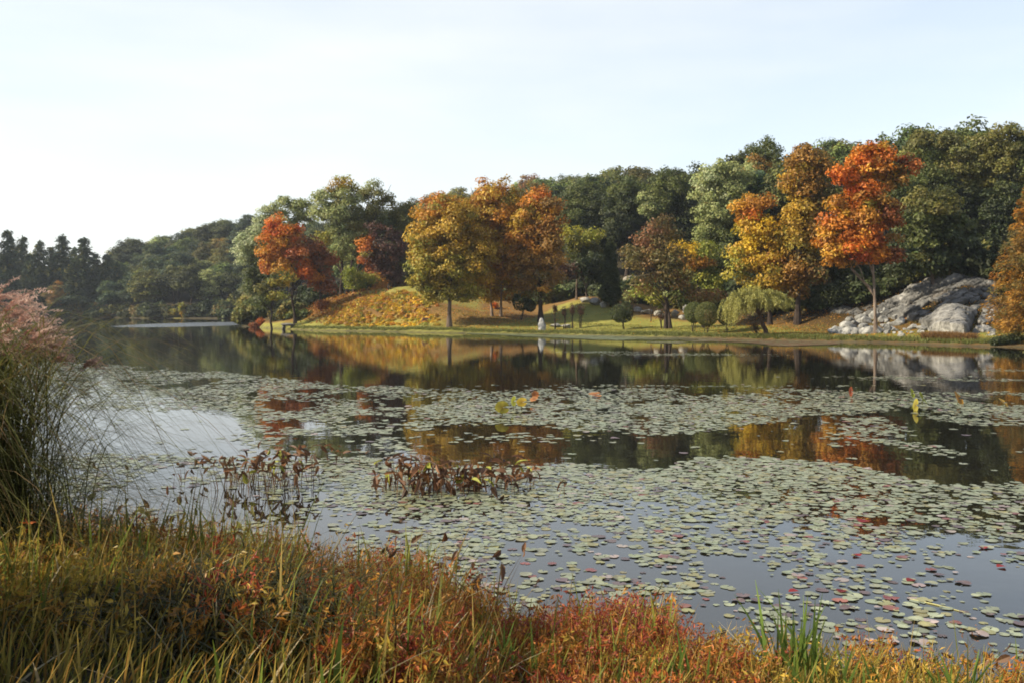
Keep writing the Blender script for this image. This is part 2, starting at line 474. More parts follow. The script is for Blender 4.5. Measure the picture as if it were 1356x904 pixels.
def trunk_and_limbs(base, blobs, cents, r0, col, lean=0., forks=1, nl=14):
    mb = MB(); base = np.asarray(base, float)
    tops = []
    allc = np.concatenate(cents)
    ctr = np.mean([b[0] for b in blobs], axis=0)
    top = np.array([ctr[0], ctr[1], max(b[0][2] + b[1][2] * .4 for b in blobs)])
    stems = []
    for k in range(forks):
        o = np.array([rng.normal() * r0 * 2.2, rng.normal() * r0 * 2.2, 0]) if forks > 1 else np.zeros(3)
        b = base + o + np.array([0, 0, -.5])
        tp = top + (np.array([rng.normal(), rng.normal(), rng.normal() * .3]) * 1.3 if forks > 1 else 0)
        t = np.linspace(0, 1, 9)[:, None]; pts = b * (1 - t) + tp * t
        pts[:, 0] = b[0] + (tp[0] - b[0]) * t[:, 0] ** 1.4; pts[:, 1] = b[1] + (tp[1] - b[1]) * t[:, 0] ** 1.4
        pts[2:-1, :2] += rng.normal(size=(6, 2)) * r0 * .5
        rr = r0 * (1 if forks == 1 else .62) * (1 - .86 * t[:, 0] ** .9); rr[0] *= 1.75
        tube(mb, pts, rr, 8, col); stems.append((pts, rr))
    for k in range(nl):
        pts, rr = stems[k % len(stems)]
        e = allc[rng.integers(len(allc))]
        z0 = pts[0, 2]; zt = pts[-1, 2]
        f = np.clip((e[2] - z0) / (zt - z0) - rng.uniform(.12, .35), .22, .85)
        i = f * 8; a = int(i); p = pts[a] * (1 - (i - a)) + pts[min(a + 1, 8)] * (i - a)
        q = p * .08 + e * .92
        rs = rr[a] * .5
        tube(mb, bend(p, q, .08, 6, .03), np.linspace(rs, .03, 6), 5, col)
    return mb


GREYBARK = (1.6, 1.55, 1.5)
DARKBARK = (.55, .5, .48)


def tree(name, label, base, Y, blobs, trunk=.25, bark=(1, 1, 1), leaf=.19, clump=1.1, dens=.85, per=118, forks=1, nl=14, group=None, depth=.85, cat='tree', mat=None, jit=.35):
    """base (px) or (px, dz), blobs in photo pixels (px, py, rx, ry, palette[, dY]) at distance Y"""
    if 'brilliant' in label or 'brown gold tree with a straight' in label: blobs = [(b[0], b[1], b[2] * 1.05, b[3] * 1.14, *b[4:]) for b in blobs]
    if 'golden yellow maple' in label: blobs = [(b[0], b[1], b[2] * 1.06, b[3] * 1.06, *b[4:]) for b in blobs]
    bx = base; loc = np.array([(bx - CX) * Y / F, Y, tz(bx, Y) - .05])
    t = thing(name, label, cat, loc, group)
    B = []
    for b in blobs:
        px, py, rx, ry, pal = b[:5]
        dy = b[5] if len(b) > 5 else rng.uniform(-jit, jit) * rx * Y / F
        c = at(px, py, Y); c[1] += dy
        s = Y / F
        B.append((c, (rx * s, depth * .5 * (rx + ry) * s, ry * s), pal))
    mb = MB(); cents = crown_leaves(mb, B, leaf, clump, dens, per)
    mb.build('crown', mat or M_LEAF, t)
    if trunk:
        trunk_and_limbs(loc, B, cents, trunk, bark, forks=forks, nl=nl).build('trunk', M_BARK, t)
    return t


# ------------------------------------------------------------------ named trees of the near shore (left to right)
tree('broadleaf_tree', 'pale silvery green tree rising behind the orange maple at the tip of the peninsula', 362, 168,
     [(328, 328, 18, 20, 'silver'), (345, 300, 18, 16, 'silver'), (358, 283, 18, 14, 'silver'), (385, 272, 20, 13, 'pale'), (378, 292, 18, 16, 'pale'), (405, 280, 14, 13, 'pale'), (350, 325, 18, 18, 'pale'), (372, 315, 18, 22, 'green'), (335, 360, 14, 18, 'green'), (352, 352, 18, 20, 'green'), (338, 388, 12, 16, 'green')], .28, dens=.8)
tree('maple_tree', 'orange red maple with paler orange lower boughs at the left end of the mound', 391, 150,
     [(372, 296, 16, 13, 'red'), (362, 316, 17, 14, 'orange'), (386, 312, 16, 15, [('red', 1), ('orange', 1)]), (354, 338, 12, 13, 'orange'), (374, 336, 17, 13, 'orange'), (396, 334, 14, 16, [('red', 1), ('darkred', 1)]), (358, 354, 11, 9, [('orange', 2), ('amber', 1)]), (382, 354, 17, 11, [('orange', 2), ('amber', 1)]), (402, 356, 12, 12, 'red')], .22, DARKBARK, dens=.8, nl=20)
tree('broadleaf_tree', 'olive green tree with dark trunk under the orange maple by the water', 360, 147,
     [(370, 368, 15, 13, [('goldgreen', 1), ('green', 1)]), (354, 380, 12, 14, 'olive'), (346, 398, 11, 9, 'green'), (368, 392, 11, 9, 'goldgreen')], .2, DARKBARK, dens=.7)
tree('maple_tree', 'dark red maple between the orange maple and the tall yellow topped tree', 425, 152,
     [(416, 328, 12, 14, 'darkred'), (430, 346, 14, 16, 'darkred'), (414, 358, 15, 14, [('darkred', 2), ('orange', 1)]), (432, 374, 14, 14, 'darkred')], .24, DARKBARK, nl=10)
tree('broadleaf_tree', 'tall airy pale green tree with a yellow tuft at its very top', 452, 160,
     [(452, 243, 15, 11, [('yellowgreen', 2), ('gold', 1)]), (434, 258, 14, 14, 'pale'), (462, 262, 17, 15, [('pale', 2), ('olive', 1)]), (425, 280, 12, 16, 'pale'), (447, 284, 16, 16, 'pale'), (468, 290, 14, 16, 'olive'), (437, 306, 15, 14, [('pale', 2), ('yellowgreen', 1)]), (460, 318, 15, 14, 'pale'), (444, 334, 15, 10, 'pale')],
     .30, DARKBARK, dens=.75, nl=22)
tree('broadleaf_tree', 'tall green tree with ragged right side beside the airy yellow topped tree', 466, 164,
     [(486, 250, 17, 13, [('pale', 1), ('olive', 2)]), (508, 260, 13, 9, 'olive'), (496, 276, 15, 14, 'olive'), (480, 284, 14, 16, 'green'), (505, 296, 12, 13, 'green'), (486, 308, 17, 14, 'olive'), (472, 326, 15, 12, [('pale', 1), ('olive', 1)]), (492, 332, 14, 11, 'green')],
     .30, DARKBARK, dens=.75, forks=2, nl=20)
tree('maple_tree', 'dark purple brown tree with one orange flank behind the top of the mound', 505, 158,
     [(508, 332, 24, 34, 'purple'), (488, 330, 12, 18, [('orange', 2), ('gold', 1)]), (516, 360, 20, 22, 'purple'), (495, 350, 14, 16, 'darkred')], .22, DARKBARK, nl=10)
tree('broadleaf_tree', 'green and yellowish tree filling the gap left of the big golden tree', 543, 166,
     [(530, 282, 18, 20, 'olive'), (540, 305, 18, 28, [('olive', 2), ('goldgreen', 1)]), (530, 340, 18, 28, 'olive'), (545, 360, 16, 20, 'green'), (515, 300, 13, 16, 'green')], .28, DARKBARK)
tree('undergrowth_tree', 'low yellow green bushy sapling behind the crest of the mound', 478, 156,
     [(470, 368, 16, 12, 'lime'), (488, 372, 16, 10, 'yellowgreen'), (505, 376, 10, 8, 'amber')], .08, cat='sapling', nl=4)
tree('broadleaf_tree', 'big golden tree with sinuous trunk on the right slope of the mound', 595, 128,
     [(580, 278, 26, 22, 'amber'), (600, 300, 34, 36, 'gold'), (572, 318, 26, 38, 'gold'), (568, 350, 23, 34, 'goldgreen'), (600, 352, 34, 34, 'goldgreen'), (625, 335, 26, 40, 'gold'), (585, 378, 26, 20, [('goldgreen', 2), ('olive', 1)]), (618, 375, 22, 22, 'goldgreen')],
     .30, GREYBARK, dens=.85)
tree('broadleaf_tree', 'tallest amber brown tree with pale twin trunk at the middle of the far shore', 655, 133,
     [(655, 258, 30, 20, [('amber', 1), ('gold', 1)]), (690, 292, 20, 30, [('gold', 1), ('amber', 1)]), (690, 335, 18, 26, [('gold', 1), ('brown', 1)]), (628, 278, 28, 26, [('gold', 2), ('amber', 1)]), (668, 285, 30, 28, [('amber', 1), ('gold', 1)]), (640, 312, 32, 32, [('gold', 2), ('amber', 1)]), (672, 325, 30, 34, [('brown', 1), ('amber', 2)]), (650, 352, 32, 30, [('amber', 1), ('gold', 2)]), (660, 378, 30, 20, [('gold', 1), ('brown', 1)])],
     .26, (2.6, 2.5, 2.4), forks=2, dens=.85)
tree('broadleaf_tree', 'rusty tree with an orange top and dark lower crown right of the tallest amber tree', 716, 130,
     [(716, 266, 22, 16, [('orange', 1), ('amber', 2)]), (703, 290, 24, 26, [('gold', 1), ('amber', 1)]), (726, 288, 18, 22, [('amber', 2), ('brown', 1)]), (710, 325, 28, 32, [('amber', 1), ('brown', 1)]), (728, 335, 18, 32, 'brown'), (712, 365, 27, 26, [('brown', 1), ('bronze', 1)]), (690, 365, 20, 24, 'brown')],
     .32, DARKBARK, dens=.85)
tree('small_tree', 'small tree with a yellow flat topped crown standing before the dark forest', 763, 142,
     [(770, 312, 22, 11, 'yellowgreen'), (760, 322, 16, 11, [('yellowgreen', 1), ('olive', 1)]), (785, 326, 12, 10, 'olive'), (772, 338, 22, 12, 'green')], .16, GREYBARK, nl=10)
tree('small_tree', 'dark small tree with bare lower trunk beside the yellow topped tree', 778, 139,
     [(765, 350, 22, 14, 'dark'), (785, 352, 18, 16, 'dark'), (750, 356, 12, 12, 'purple')], .16, GREYBARK, nl=10)
tree('broadleaf_tree', 'bronze tree with reddish top leaning on several slim trunks above the lawn', 892, 114,
     [(872, 296, 18, 14, 'redbrown'), (862, 318, 26, 20, 'redbrown'), (886, 325, 26, 24, 'bronze'), (850, 345, 26, 20, 'bronze'), (878, 352, 30, 24, 'bronze'), (902, 362, 22, 26, 'bronze'), (868, 375, 28, 16, 'bronze'), (898, 388, 18, 12, 'green')],
     .30, DARKBARK, forks=3, dens=.62, per=84, leaf=.17)
tree('small_tree', 'low orange and lime leafed tree between the bronze tree and the pale green tree', 925, 128,
     [(908, 332, 16, 12, 'yellow'), (895, 328, 10, 8, 'yellow'), (925, 345, 16, 12, 'amber'), (935, 330, 14, 14, 'lime'), (930, 362, 22, 14, 'lime'), (945, 375, 14, 10, 'lime')], .16, DARKBARK)
tree('small_tree', 'lime green shrubby tree under the left side of the bronze tree', 862, 124,
     [(858, 385, 12, 10, 'lime'), (866, 396, 12, 8, 'lime')], .08, cat='shrub', nl=5)
tree('broadleaf_tree', 'tall pale green billowing tree left of the golden trees on the right', 958, 140,
     [(960, 222, 20, 18, 'pale'), (945, 245, 22, 26, [('pale', 1), ('silver', 1)]), (975, 240, 24, 26, 'pale'), (950, 280, 24, 28, 'pale'), (978, 285, 22, 26, [('green', 1), ('pale', 1)]), (942, 318, 22, 26, 'pale'), (968, 325, 24, 26, 'green'), (950, 350, 26, 26, 'green')],
     .36, DARKBARK, dens=.85)
tree('broadleaf_tree', 'orange tree peeping out behind the left edge of the pale green tree', 934, 165,
     [(930, 254, 12, 14, 'amber'), (934, 275, 12, 16, 'brown'), (930, 295, 10, 20, 'bronze')], .2, DARKBARK, nl=6)
tree('broadleaf_tree', 'green tree with a rounded top behind the pale green and brown gold trees', 1005, 158,
     [(1012, 200, 20, 16, 'green'), (1000, 222, 22, 20, [('pale', 1), ('brown', 1)]), (1018, 240, 24, 24, 'pale'), (1005, 270, 26, 26, 'green'), (1010, 310, 26, 30, 'dark')], .34, DARKBARK, nl=10)
tree('maple_tree', 'golden yellow maple with orange left boughs behind the weeping willow', 1020, 110,
     [(1003, 262, 18, 12, 'amber'), (985, 282, 18, 14, [('orange', 1), ('amber', 2)]), (1003, 300, 22, 22, 'yellow'), (990, 325, 20, 22, 'yellow'), (1016, 330, 24, 24, [('yellow', 1), ('gold', 1)]), (992, 352, 20, 18, 'goldgreen'), (1020, 362, 26, 20, 'gold'), (1035, 345, 16, 26, 'amber'), (1010, 378, 22, 12, 'goldgreen')],
     .24, DARKBARK)
tree('broadleaf_tree', 'tall brown gold tree with a straight dark trunk right of the golden maple', 1056, 108,
     [(1064, 202, 18, 14, 'brown'), (1050, 222, 16, 16, [('brown', 2), ('gold', 1)]), (1078, 224, 16, 18, 'brown'), (1058, 250, 18, 16, [('gold', 1), ('brown', 1)]), (1082, 254, 15, 16, 'bronze'), (1068, 280, 20, 18, [('gold', 2), ('brown', 1)]), (1048, 296, 16, 18, 'gold'), (1086, 296, 14, 18, 'brown'), (1066, 320, 20, 20, [('brown', 1), ('gold', 2)]), (1050, 350, 16, 18, 'brown'), (1078, 350, 16, 18, 'bronze'), (1062, 376, 16, 12, 'brown')],
     .32, DARKBARK)
tree('maple_tree', 'brilliant orange red maple on a slim pale trunk at the foot of the rocks', 1160, 95,
     [(1150, 200, 20, 11, [('red', 1), ('orange', 1)]), (1176, 200, 16, 9, [('orange', 1), ('amber', 1)]), (1203, 214, 13, 8, [('red', 2), ('darkred', 1)]), (1138, 216, 15, 10, [('orange', 1), ('red', 1)]), (1118, 228, 16, 8, 'red'), (1128, 246, 15, 9, [('orange', 1), ('red', 1)]), (1160, 226, 20, 13, [('amber', 1), ('orange', 1)]), (1186, 236, 15, 13, [('darkred', 1), ('brown', 1), ('green', 1)]),
      (1146, 254, 17, 10, [('orange', 2), ('amber', 1)]), (1110, 272, 15, 9, [('orange', 2), ('amber', 1)]), (1136, 274, 17, 10, [('amber', 1), ('goldgreen', 1), ('orange', 1)]), (1168, 268, 17, 14, [('brown', 1), ('darkred', 1)]), (1098, 292, 12, 9, 'orange'), (1120, 292, 16, 9, [('goldgreen', 1), ('orange', 1)]), (1150, 294, 18, 11, [('amber', 1), ('orange', 1)]), (1182, 298, 13, 14, [('darkred', 1), ('brown', 1)]),
      (1102, 314, 16, 9, [('orange', 1), ('amber', 2)]), (1128, 314, 18, 9, 'orange'), (1156, 318, 18, 10, [('orange', 1), ('red', 1)]), (1182, 328, 11, 10, 'darkred'), (1100, 332, 12, 7, 'amber'), (1124, 332, 15, 8, [('orange', 2), ('red', 1)]), (1150, 336, 16, 8, [('orange', 1), ('red', 1)]), (1112, 344, 10, 5, [('orange', 1), ('amber', 1)])],
     .17, (2.3, 2.25, 2.2), leaf=.175, clump=.9)
tree('broadleaf_tree', 'dark green tree with pale trunk growing at the top of the grey rocks', 1236, 101,
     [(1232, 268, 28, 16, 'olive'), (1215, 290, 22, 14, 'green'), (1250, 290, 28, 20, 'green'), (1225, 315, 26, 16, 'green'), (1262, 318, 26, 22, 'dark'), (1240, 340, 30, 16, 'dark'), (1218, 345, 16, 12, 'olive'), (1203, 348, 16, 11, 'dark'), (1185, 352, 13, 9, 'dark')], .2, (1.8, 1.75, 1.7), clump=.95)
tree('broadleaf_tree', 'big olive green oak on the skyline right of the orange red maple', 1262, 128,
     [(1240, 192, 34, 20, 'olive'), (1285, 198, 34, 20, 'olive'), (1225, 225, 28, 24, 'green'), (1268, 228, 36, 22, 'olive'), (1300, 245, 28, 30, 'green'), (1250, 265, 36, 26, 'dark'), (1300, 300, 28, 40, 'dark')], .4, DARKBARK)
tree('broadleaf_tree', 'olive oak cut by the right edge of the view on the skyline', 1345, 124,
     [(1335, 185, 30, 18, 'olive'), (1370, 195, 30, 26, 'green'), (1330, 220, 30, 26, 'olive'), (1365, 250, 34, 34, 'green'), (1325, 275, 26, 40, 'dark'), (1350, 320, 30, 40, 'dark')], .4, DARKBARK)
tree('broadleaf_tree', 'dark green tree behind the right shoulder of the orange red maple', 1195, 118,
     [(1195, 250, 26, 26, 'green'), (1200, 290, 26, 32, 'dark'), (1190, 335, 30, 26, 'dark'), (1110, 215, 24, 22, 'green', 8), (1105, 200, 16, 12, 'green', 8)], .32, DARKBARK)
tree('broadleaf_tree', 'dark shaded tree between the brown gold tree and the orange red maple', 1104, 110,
     [(1106, 300, 16, 22, 'dark'), (1112, 332, 28, 22, 'dark'), (1125, 362, 26, 16, 'dark')], .3, DARKBARK)

# dark woods close behind the lawn
tree('broadleaf_tree', 'dark rounded forest tree behind the yellow topped small tree', 770, 178,
     [(775, 258, 28, 16, 'green'), (760, 280, 26, 22, 'green'), (795, 275, 26, 24, 'dark'), (775, 310, 34, 30, 'dark'), (810, 310, 26, 34, 'dark')], .36, DARKBARK, nl=8)
tree('broadleaf_tree', 'green forest tree with paler shoulder behind the bronze tree', 830, 172,
     [(832, 250, 26, 18, 'green'), (850, 275, 26, 24, 'green'), (820, 285, 26, 30, 'dark'), (848, 310, 28, 30, 'dark')], .36, DARKBARK, nl=8)
tree('broadleaf_tree', 'big dark green tree over the top of the bronze tree', 895, 160,
     [(890, 250, 30, 20, 'green'), (868, 270, 22, 18, [('pale', 1), ('green', 2)]), (910, 275, 26, 26, 'dark'), (890, 310, 36, 30, 'dark'), (918, 320, 20, 40, 'dark')], .36, DARKBARK, nl=8)


# ------------------------------------------------------------------ conifers
def conifer_crown(mb, h, r, z0, pal, n_whorl, per, leaf, flat=.25, irregular=.3, droop=.15, top=.05, nb=6):
    """branches in irregular whorls, each a flat spray of needle leaves; local coordinates, base at the origin"""
    tips = []
    P = []; C = []; Nn = []; Ls = []
    for k in range(n_whorl):
        f = (k + rng.uniform(-.3, .3)) / n_whorl
        f = min(max(f, 0), .99)
        z = z0 + (h - z0) * f
        rr = r * ((1 - f) ** .8 * (1 - top) + top) * min(1, .65 + f * 3)
        for j in range(nb):
            a = rng.uniform(0, 2 * np.pi); L = rr * rng.uniform(1 - irregular * 1.6, 1 + irregular * .6)
            if L < .2: L = .2
            m = max(6, int(per * L / r))
            t = rng.random(m) ** .6
            side = rng.normal(size=m) * .22 * L * (1.15 - t)
            x = np.cos(a) * t * L - np.sin(a) * side; y = np.sin(a) * t * L + np.cos(a) * side
            zz = z - droop * L * t ** 1.5 + rng.normal(size=m) * flat * (.25 + .12 * L)
            P.append(np.stack([x, y, zz], 1)); C.append(np.repeat(pick(pal, 1) * rng.uniform(.8, 1.2), m, 0))
            Nn.append(np.array([np.cos(a) * .3, np.sin(a) * .3, .8]) + .6 * rng.normal(size=(m, 3)))
            Ls.append(np.stack([np.cos(a) + .4 * rng.normal(size=m), np.sin(a) + .4 * rng.normal(size=m), -.2 + .3 * rng.normal(size=m)], 1))
            tips.append((z, a, L))
    P = np.concatenate(P); C = np.concatenate(C) * rng.uniform(.75, 1.25, (len(P), 1))
    leaves(mb, P, np.concatenate(Nn), leaf * rng.uniform(.6, 1.3, len(P)), C, asp=.3, T=np.concatenate(Ls))
    return tips


def conifer(name, label, loc, h, r, pal, group=None, z0=2, n_whorl=16, per=60, leaf=.5, bark=DARKBARK, r0=.28, cat='tree', mat=None, **kw):
    t = thing(name, label, cat, loc, group)
    mb = MB(); tips = conifer_crown(mb, h, r, z0, pal, n_whorl, per, leaf, **kw)
    mb.build('crown', mat or M_NEEDLE, t, origin=(0, 0, 0))
    mb = MB(); k = np.linspace(0, 1, 6)
    tube(mb, np.stack([0 * k, 0 * k, -.5 + (h * .97 + .5) * k], 1), r0 * (1 - .93 * k), 7, bark)
    for (z, a, L) in tips[::3]:
        tube(mb, [(0, 0, z), (np.cos(a) * L * .5, np.sin(a) * L * .5, z - .03 * L), (np.cos(a) * L * .85, np.sin(a) * L * .85, z - .12 * L)], [r0 * .22, r0 * .14, .02], 4, bark)
    mb.build('trunk', M_BARK, t, origin=(0, 0, 0))
    return t


# pines on the far left shore: four grown, the rest copied and turned
pines = []
for k in range(4):
    pines.append(conifer('pine_tree', 'dark shaggy pine in the stand along the far left shore', (0, 0, 0), 25, 6.2 + .6 * k, [('dark', 2), ('blue', 2), ('olive', .4)], 'pines along the far left shore',
                         z0=1.5, n_whorl=26, per=44, leaf=.75, irregular=.5, droop=.10, nb=9, flat=.85, top=.14))
spots = [(-14, 306, 336), (10, 304, 338), (30, 312, 344), (52, 318, 336), (83, 310, 338), (111, 314, 337), (69, 326, 352), (98, 327, 356), (126, 334, 345), (142, 336, 338), (-30, 312, 350), (20, 330, 360), (154, 345, 342), (40, 335, 334), (0, 338, 334), (96, 345, 334), (-52, 315, 342)]
for k, (px, py, Y) in enumerate(spots):
    z = tz(px, Y); h = CAMZ + (HZ - py) * Y / F - z
    loc = ((px - CX) * Y / F, Y, z); s = h / 25
    if k < 4: pines[k].location = loc; pines[k].scale = (s * .9, s * .9, s); pines[k].rotation_euler = (0, 0, k * 1.3)
    else:
        o = dup(pines[k % 4], loc, rng.uniform(0, 6.28), 1); o.scale = (s * rng.uniform(.85, 1.15),) * 2 + (s,)

# dark columnar evergreen on the lawn
conifer('columnar_evergreen', 'dark narrow evergreen tapering to its foot at the lawn edge', ((808 - CX) * 134 / F, 134, tz(808, 134)), 8.6, 1.75, 'dark', z0=.6, n_whorl=26, per=70, leaf=.22, irregular=.2, droop=.0, nb=9, flat=.5, top=.25, r0=.12)
# rusty feathery cypress cut by the right edge
cy = conifer('cypress_tree', 'rusty brown feathery conifer at the right edge of the view on the shore', ((1368 - CX) * 81 / F, 81, tz(1368, 81)), 13.2, 4.5, [('amber', 1), ('brown', 3), ('bronze', 2)], z0=.9, n_whorl=34, per=130, leaf=.17,
             bark=(1.2, .9, .7), r0=.3, irregular=.28, droop=.10, nb=12, flat=.35, mat=M_LEAF)


# ------------------------------------------------------------------ weeping willow
def willow(px, Y):
    loc = np.array([(px - CX) * Y / F, Y, tz(px, Y) - .03])
    t = thing('willow_tree', 'small pale weeping willow with a leaning trunk at the water edge', 'tree', loc)
    s = Y / F; c = at(1001, 402, Y); r = np.array([41 * s, 34 * s, 22 * s])
    mb = MB(); nb = 150
    DB = norm(rng.normal(size=(nb, 3)) * np.array([1, 1, .7]) + np.array([0, 0, .35])); DB[:, 2] = np.abs(DB[:, 2]) * 1.05 - .05
    DB *= rng.uniform(.72, 1.12, (nb, 1)); LB = rng.uniform(.5, 1.0, nb)
    k = rng.integers(nb, size=1500); n = len(k)
    D = DB[k] * rng.uniform(.75, 1.0, (n, 1)) + rng.normal(size=(n, 3)) * .05
    P0 = c + D * r
    reach = 1.9 * np.clip((c[0] - P0[:, 0]) / r[0] * .8 + .45, .12, 1.1) + .35
    L = LB[k] * reach * rng.uniform(.6, 1.25, n)
    L = np.minimum(L, np.maximum(P0[:, 2] - loc[2] - .15, .2))
    per = 15; f = np.tile(np.linspace(0, 1, per), n); i = np.repeat(np.arange(n), per)
    P = P0[i] + np.stack([D[i, 0] * .45 * f, D[i, 1] * .45 * f, -L[i] * f ** 1.2], 1) + rng.normal(size=(len(i), 3)) * .05
    T = np.array([0, 0, -1.]) + .35 * rng.normal(size=(len(i), 3)); N = D[i] * .6 + .7 * rng.normal(size=(len(i), 3)) + np.array([0, 0, .4])
    leaves(mb, P, N, .13 * rng.uniform(.6, 1.3, len(i)), np.repeat(pick('willow', n), per, 0) * rng.uniform(.75, 1.35, (len(i), 1)), asp=.26, T=T)
    mb.build('crown', M_LEAF, t)
    mb = MB()
    top = at(1000, 398, Y)
    tube(mb, bend(loc - [0, 0, .3], at(1006, 418, Y), .0, 6, .02), np.linspace(.27, .17, 6), 8, (.8, .7, .6))
    for k in range(9):
        e = c + norm(rng.normal(size=3) + np.array([0, 0, .5])) * r * .75
        tube(mb, bend(at(1006, 418.5, Y), e, .15, 6, .04), np.linspace(.12, .02, 6), 5, (.8, .7, .6))
    mb.build('trunk', M_BARK, t)


willow(1017, 97.5)


# ------------------------------------------------------------------ shrubs
def shrub(name, label, px, Y, lobes, leaf=.08, n=2600, group=None, stem=True, cat='shrub', mat=None, tight=.03):
    """lobes in photo pixels: (px, py, rx, ry, palette); leaves packed at the surface of clipped lobes"""
    if not stem: Y = hit(px, max(b[1] + b[3] * .85 for b in lobes), Y)
    loc = np.array([(px - CX) * Y / F, Y, tz(px, Y) - .03]); s = Y / F
    t = thing(name, label, cat, loc, group); mb = MB()
    for (x, y, rx, ry, pal) in lobes:
        c = at(x, y, Y); r = np.array([rx * s, .5 * (rx + ry) * s, ry * s])
        m = int(n / len(lobes)); D = norm(rng.normal(size=(m, 3)))
        P = c + D * r * (1 - np.abs(rng.normal(size=(m, 1))) * tight * 3 + rng.normal(size=(m, 1)) * tight)
        leaves(mb, P, D + .7 * rng.normal(size=(m, 3)), leaf * rng.uniform(.6, 1.3, m), pick(pal, m) * rng.uniform(.75, 1.25, (m, 1)))
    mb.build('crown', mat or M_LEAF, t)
    if stem:
        mb = MB(); x, y, rx, ry, _ = lobes[0]
        for k in range(4):
            e = at(x, y, Y) + rng.normal(size=3) * np.array([rx, rx, ry * .3]) * s * .35
            tube(mb, bend(loc + rng.normal(size=3) * .08 * np.array([1, 1, 0]) - [0, 0, .2], e, 0, 5, .03), np.linspace(.05, .02, 5), 5, DARKBARK)
        mb.build('stem', M_BARK, t)
    return t


shrub('clipped_shrub', 'clipped round green shrub partly hidden behind its larger twin, left of the willow', 918, 108, [(919, 414, 13, 14, 'green')], leaf=.065, n=7000, tight=.012)
shrub('clipped_shrub', 'larger clipped round green shrub standing full in view left of the willow', 936, 105, [(936, 416, 16, 16, [('green', 2), ('olive', 1)])], leaf=.065, n=7000, tight=.012)
shrub('clipped_shrub', 'clipped round green shrub half hidden behind the willow fronds', 962, 106, [(962, 417, 13, 14, 'green')], leaf=.065, n=7000, tight=.012)
shrub('flat_shrub', 'wide flat topped brown shrub above the clipped green balls', 933, 113, [(925, 391, 20, 8, 'redbrown'), (942, 391, 22, 9, 'redbrown'), (933, 396, 22, 8, 'bronze')], leaf=.1)
shrub('round_shrub', 'dark round shrub on a thin stem standing in the middle of the lawn', 826, 117, [(820, 415, 13, 12, 'dark'), (829, 411, 9, 12, 'dark'), (824, 421, 13, 7, 'dark')], leaf=.1)
shrub('red_bush', 'small red bush at the very tip of the peninsula by the water', 343, 160, [(345, 427, 6, 6, [('red', 2), ('darkred', 2)]), (337, 431, 7, 4, 'darkred'), (351, 431, 6, 4, [('red', 1), ('darkred', 2)])], leaf=.16, stem=False, tight=.12)
shrub('orange_shrub', 'tiny bright orange shrub at the foot of the pale twin trunk', 655, 131, [(655, 405, 5, 5, [('red', 1), ('orange', 1)])], leaf=.16, n=500, stem=False, tight=.15)
shrub('yellow_tree', 'little upright yellow tree on the distant shore beyond the bright water', 241, 306, [(241, 408, 4, 7, 'yellowgreen'), (243, 414, 4, 5, 'gold')], leaf=.45, n=900, cat='small tree', tight=.12)
shrub('olive_bush', 'low olive bush left of the little yellow tree on the distant shore', 228, 308, [(230, 414, 8, 6, 'goldgreen'), (222, 417, 5, 4, 'olive')], leaf=.45, n=900, stem=False, tight=.12)
shrub('dark_dome_shrub', 'dark blue green dome shaped shrub at the left foot of the mound', 408, 147, [(408, 402, 9, 8, [('dark', 1), ('blue', 1)])], leaf=.16, n=1500, stem=False)
shrub('twiggy_bush', 'small dark twiggy bush leaning against the left of the willow trunk', 1002, 98.5, [(1000, 434, 8, 8, [('purple', 2), ('dark', 1)])], leaf=.07, n=700, tight=.2)
shrub('low_evergreen', 'low dark spreading evergreen at the water edge under the rusty conifer', 1338, 79.6, [(1328, 450, 14, 6, 'dark'), (1345, 448, 12, 7, 'dark'), (1318, 453, 8, 4, 'dark')], leaf=.09, n=2600, stem=False, tight=.1)
shrub('dark_shrub', 'dark shadowed bush at the forest edge left of the distant lawn steps', 690, 131, [(690, 400, 12, 12, 'dark'), (702, 405, 8, 8, 'dark')], leaf=.14, n=1800)
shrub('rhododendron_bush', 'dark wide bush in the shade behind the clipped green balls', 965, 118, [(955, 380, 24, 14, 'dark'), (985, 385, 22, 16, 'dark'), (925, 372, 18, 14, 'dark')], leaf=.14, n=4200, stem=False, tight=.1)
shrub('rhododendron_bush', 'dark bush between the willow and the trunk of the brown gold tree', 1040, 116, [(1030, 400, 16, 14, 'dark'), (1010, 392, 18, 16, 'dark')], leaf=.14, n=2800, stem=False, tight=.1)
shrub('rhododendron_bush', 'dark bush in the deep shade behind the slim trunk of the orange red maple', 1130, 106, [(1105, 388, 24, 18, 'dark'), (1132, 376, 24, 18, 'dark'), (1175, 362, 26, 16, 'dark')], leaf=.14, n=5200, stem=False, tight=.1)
shrub('laurel_bush', 'pale brown leafless looking bush left of the lime green shrubby tree', 838, 127, [(835, 392, 12, 10, [('redbrown', 1), ('pale', 1)]), (848, 388, 9, 8, 'bronze')], leaf=.12, n=1400, tight=.15)
for px, lab in ((378, 'dark green low bush under the olive tree by the flat boulder'), (428, 'dark red low bush at the left foot of the mound under the dark red maple')):
    shrub('low_bush', lab, px, 146, [(px, 405, 12, 9, 'dark' if px < 400 else 'darkred'), (px + 10, 407, 8, 6, 'olive' if px < 400 else 'amber')], leaf=.16, n=1400, stem=False, tight=.12)

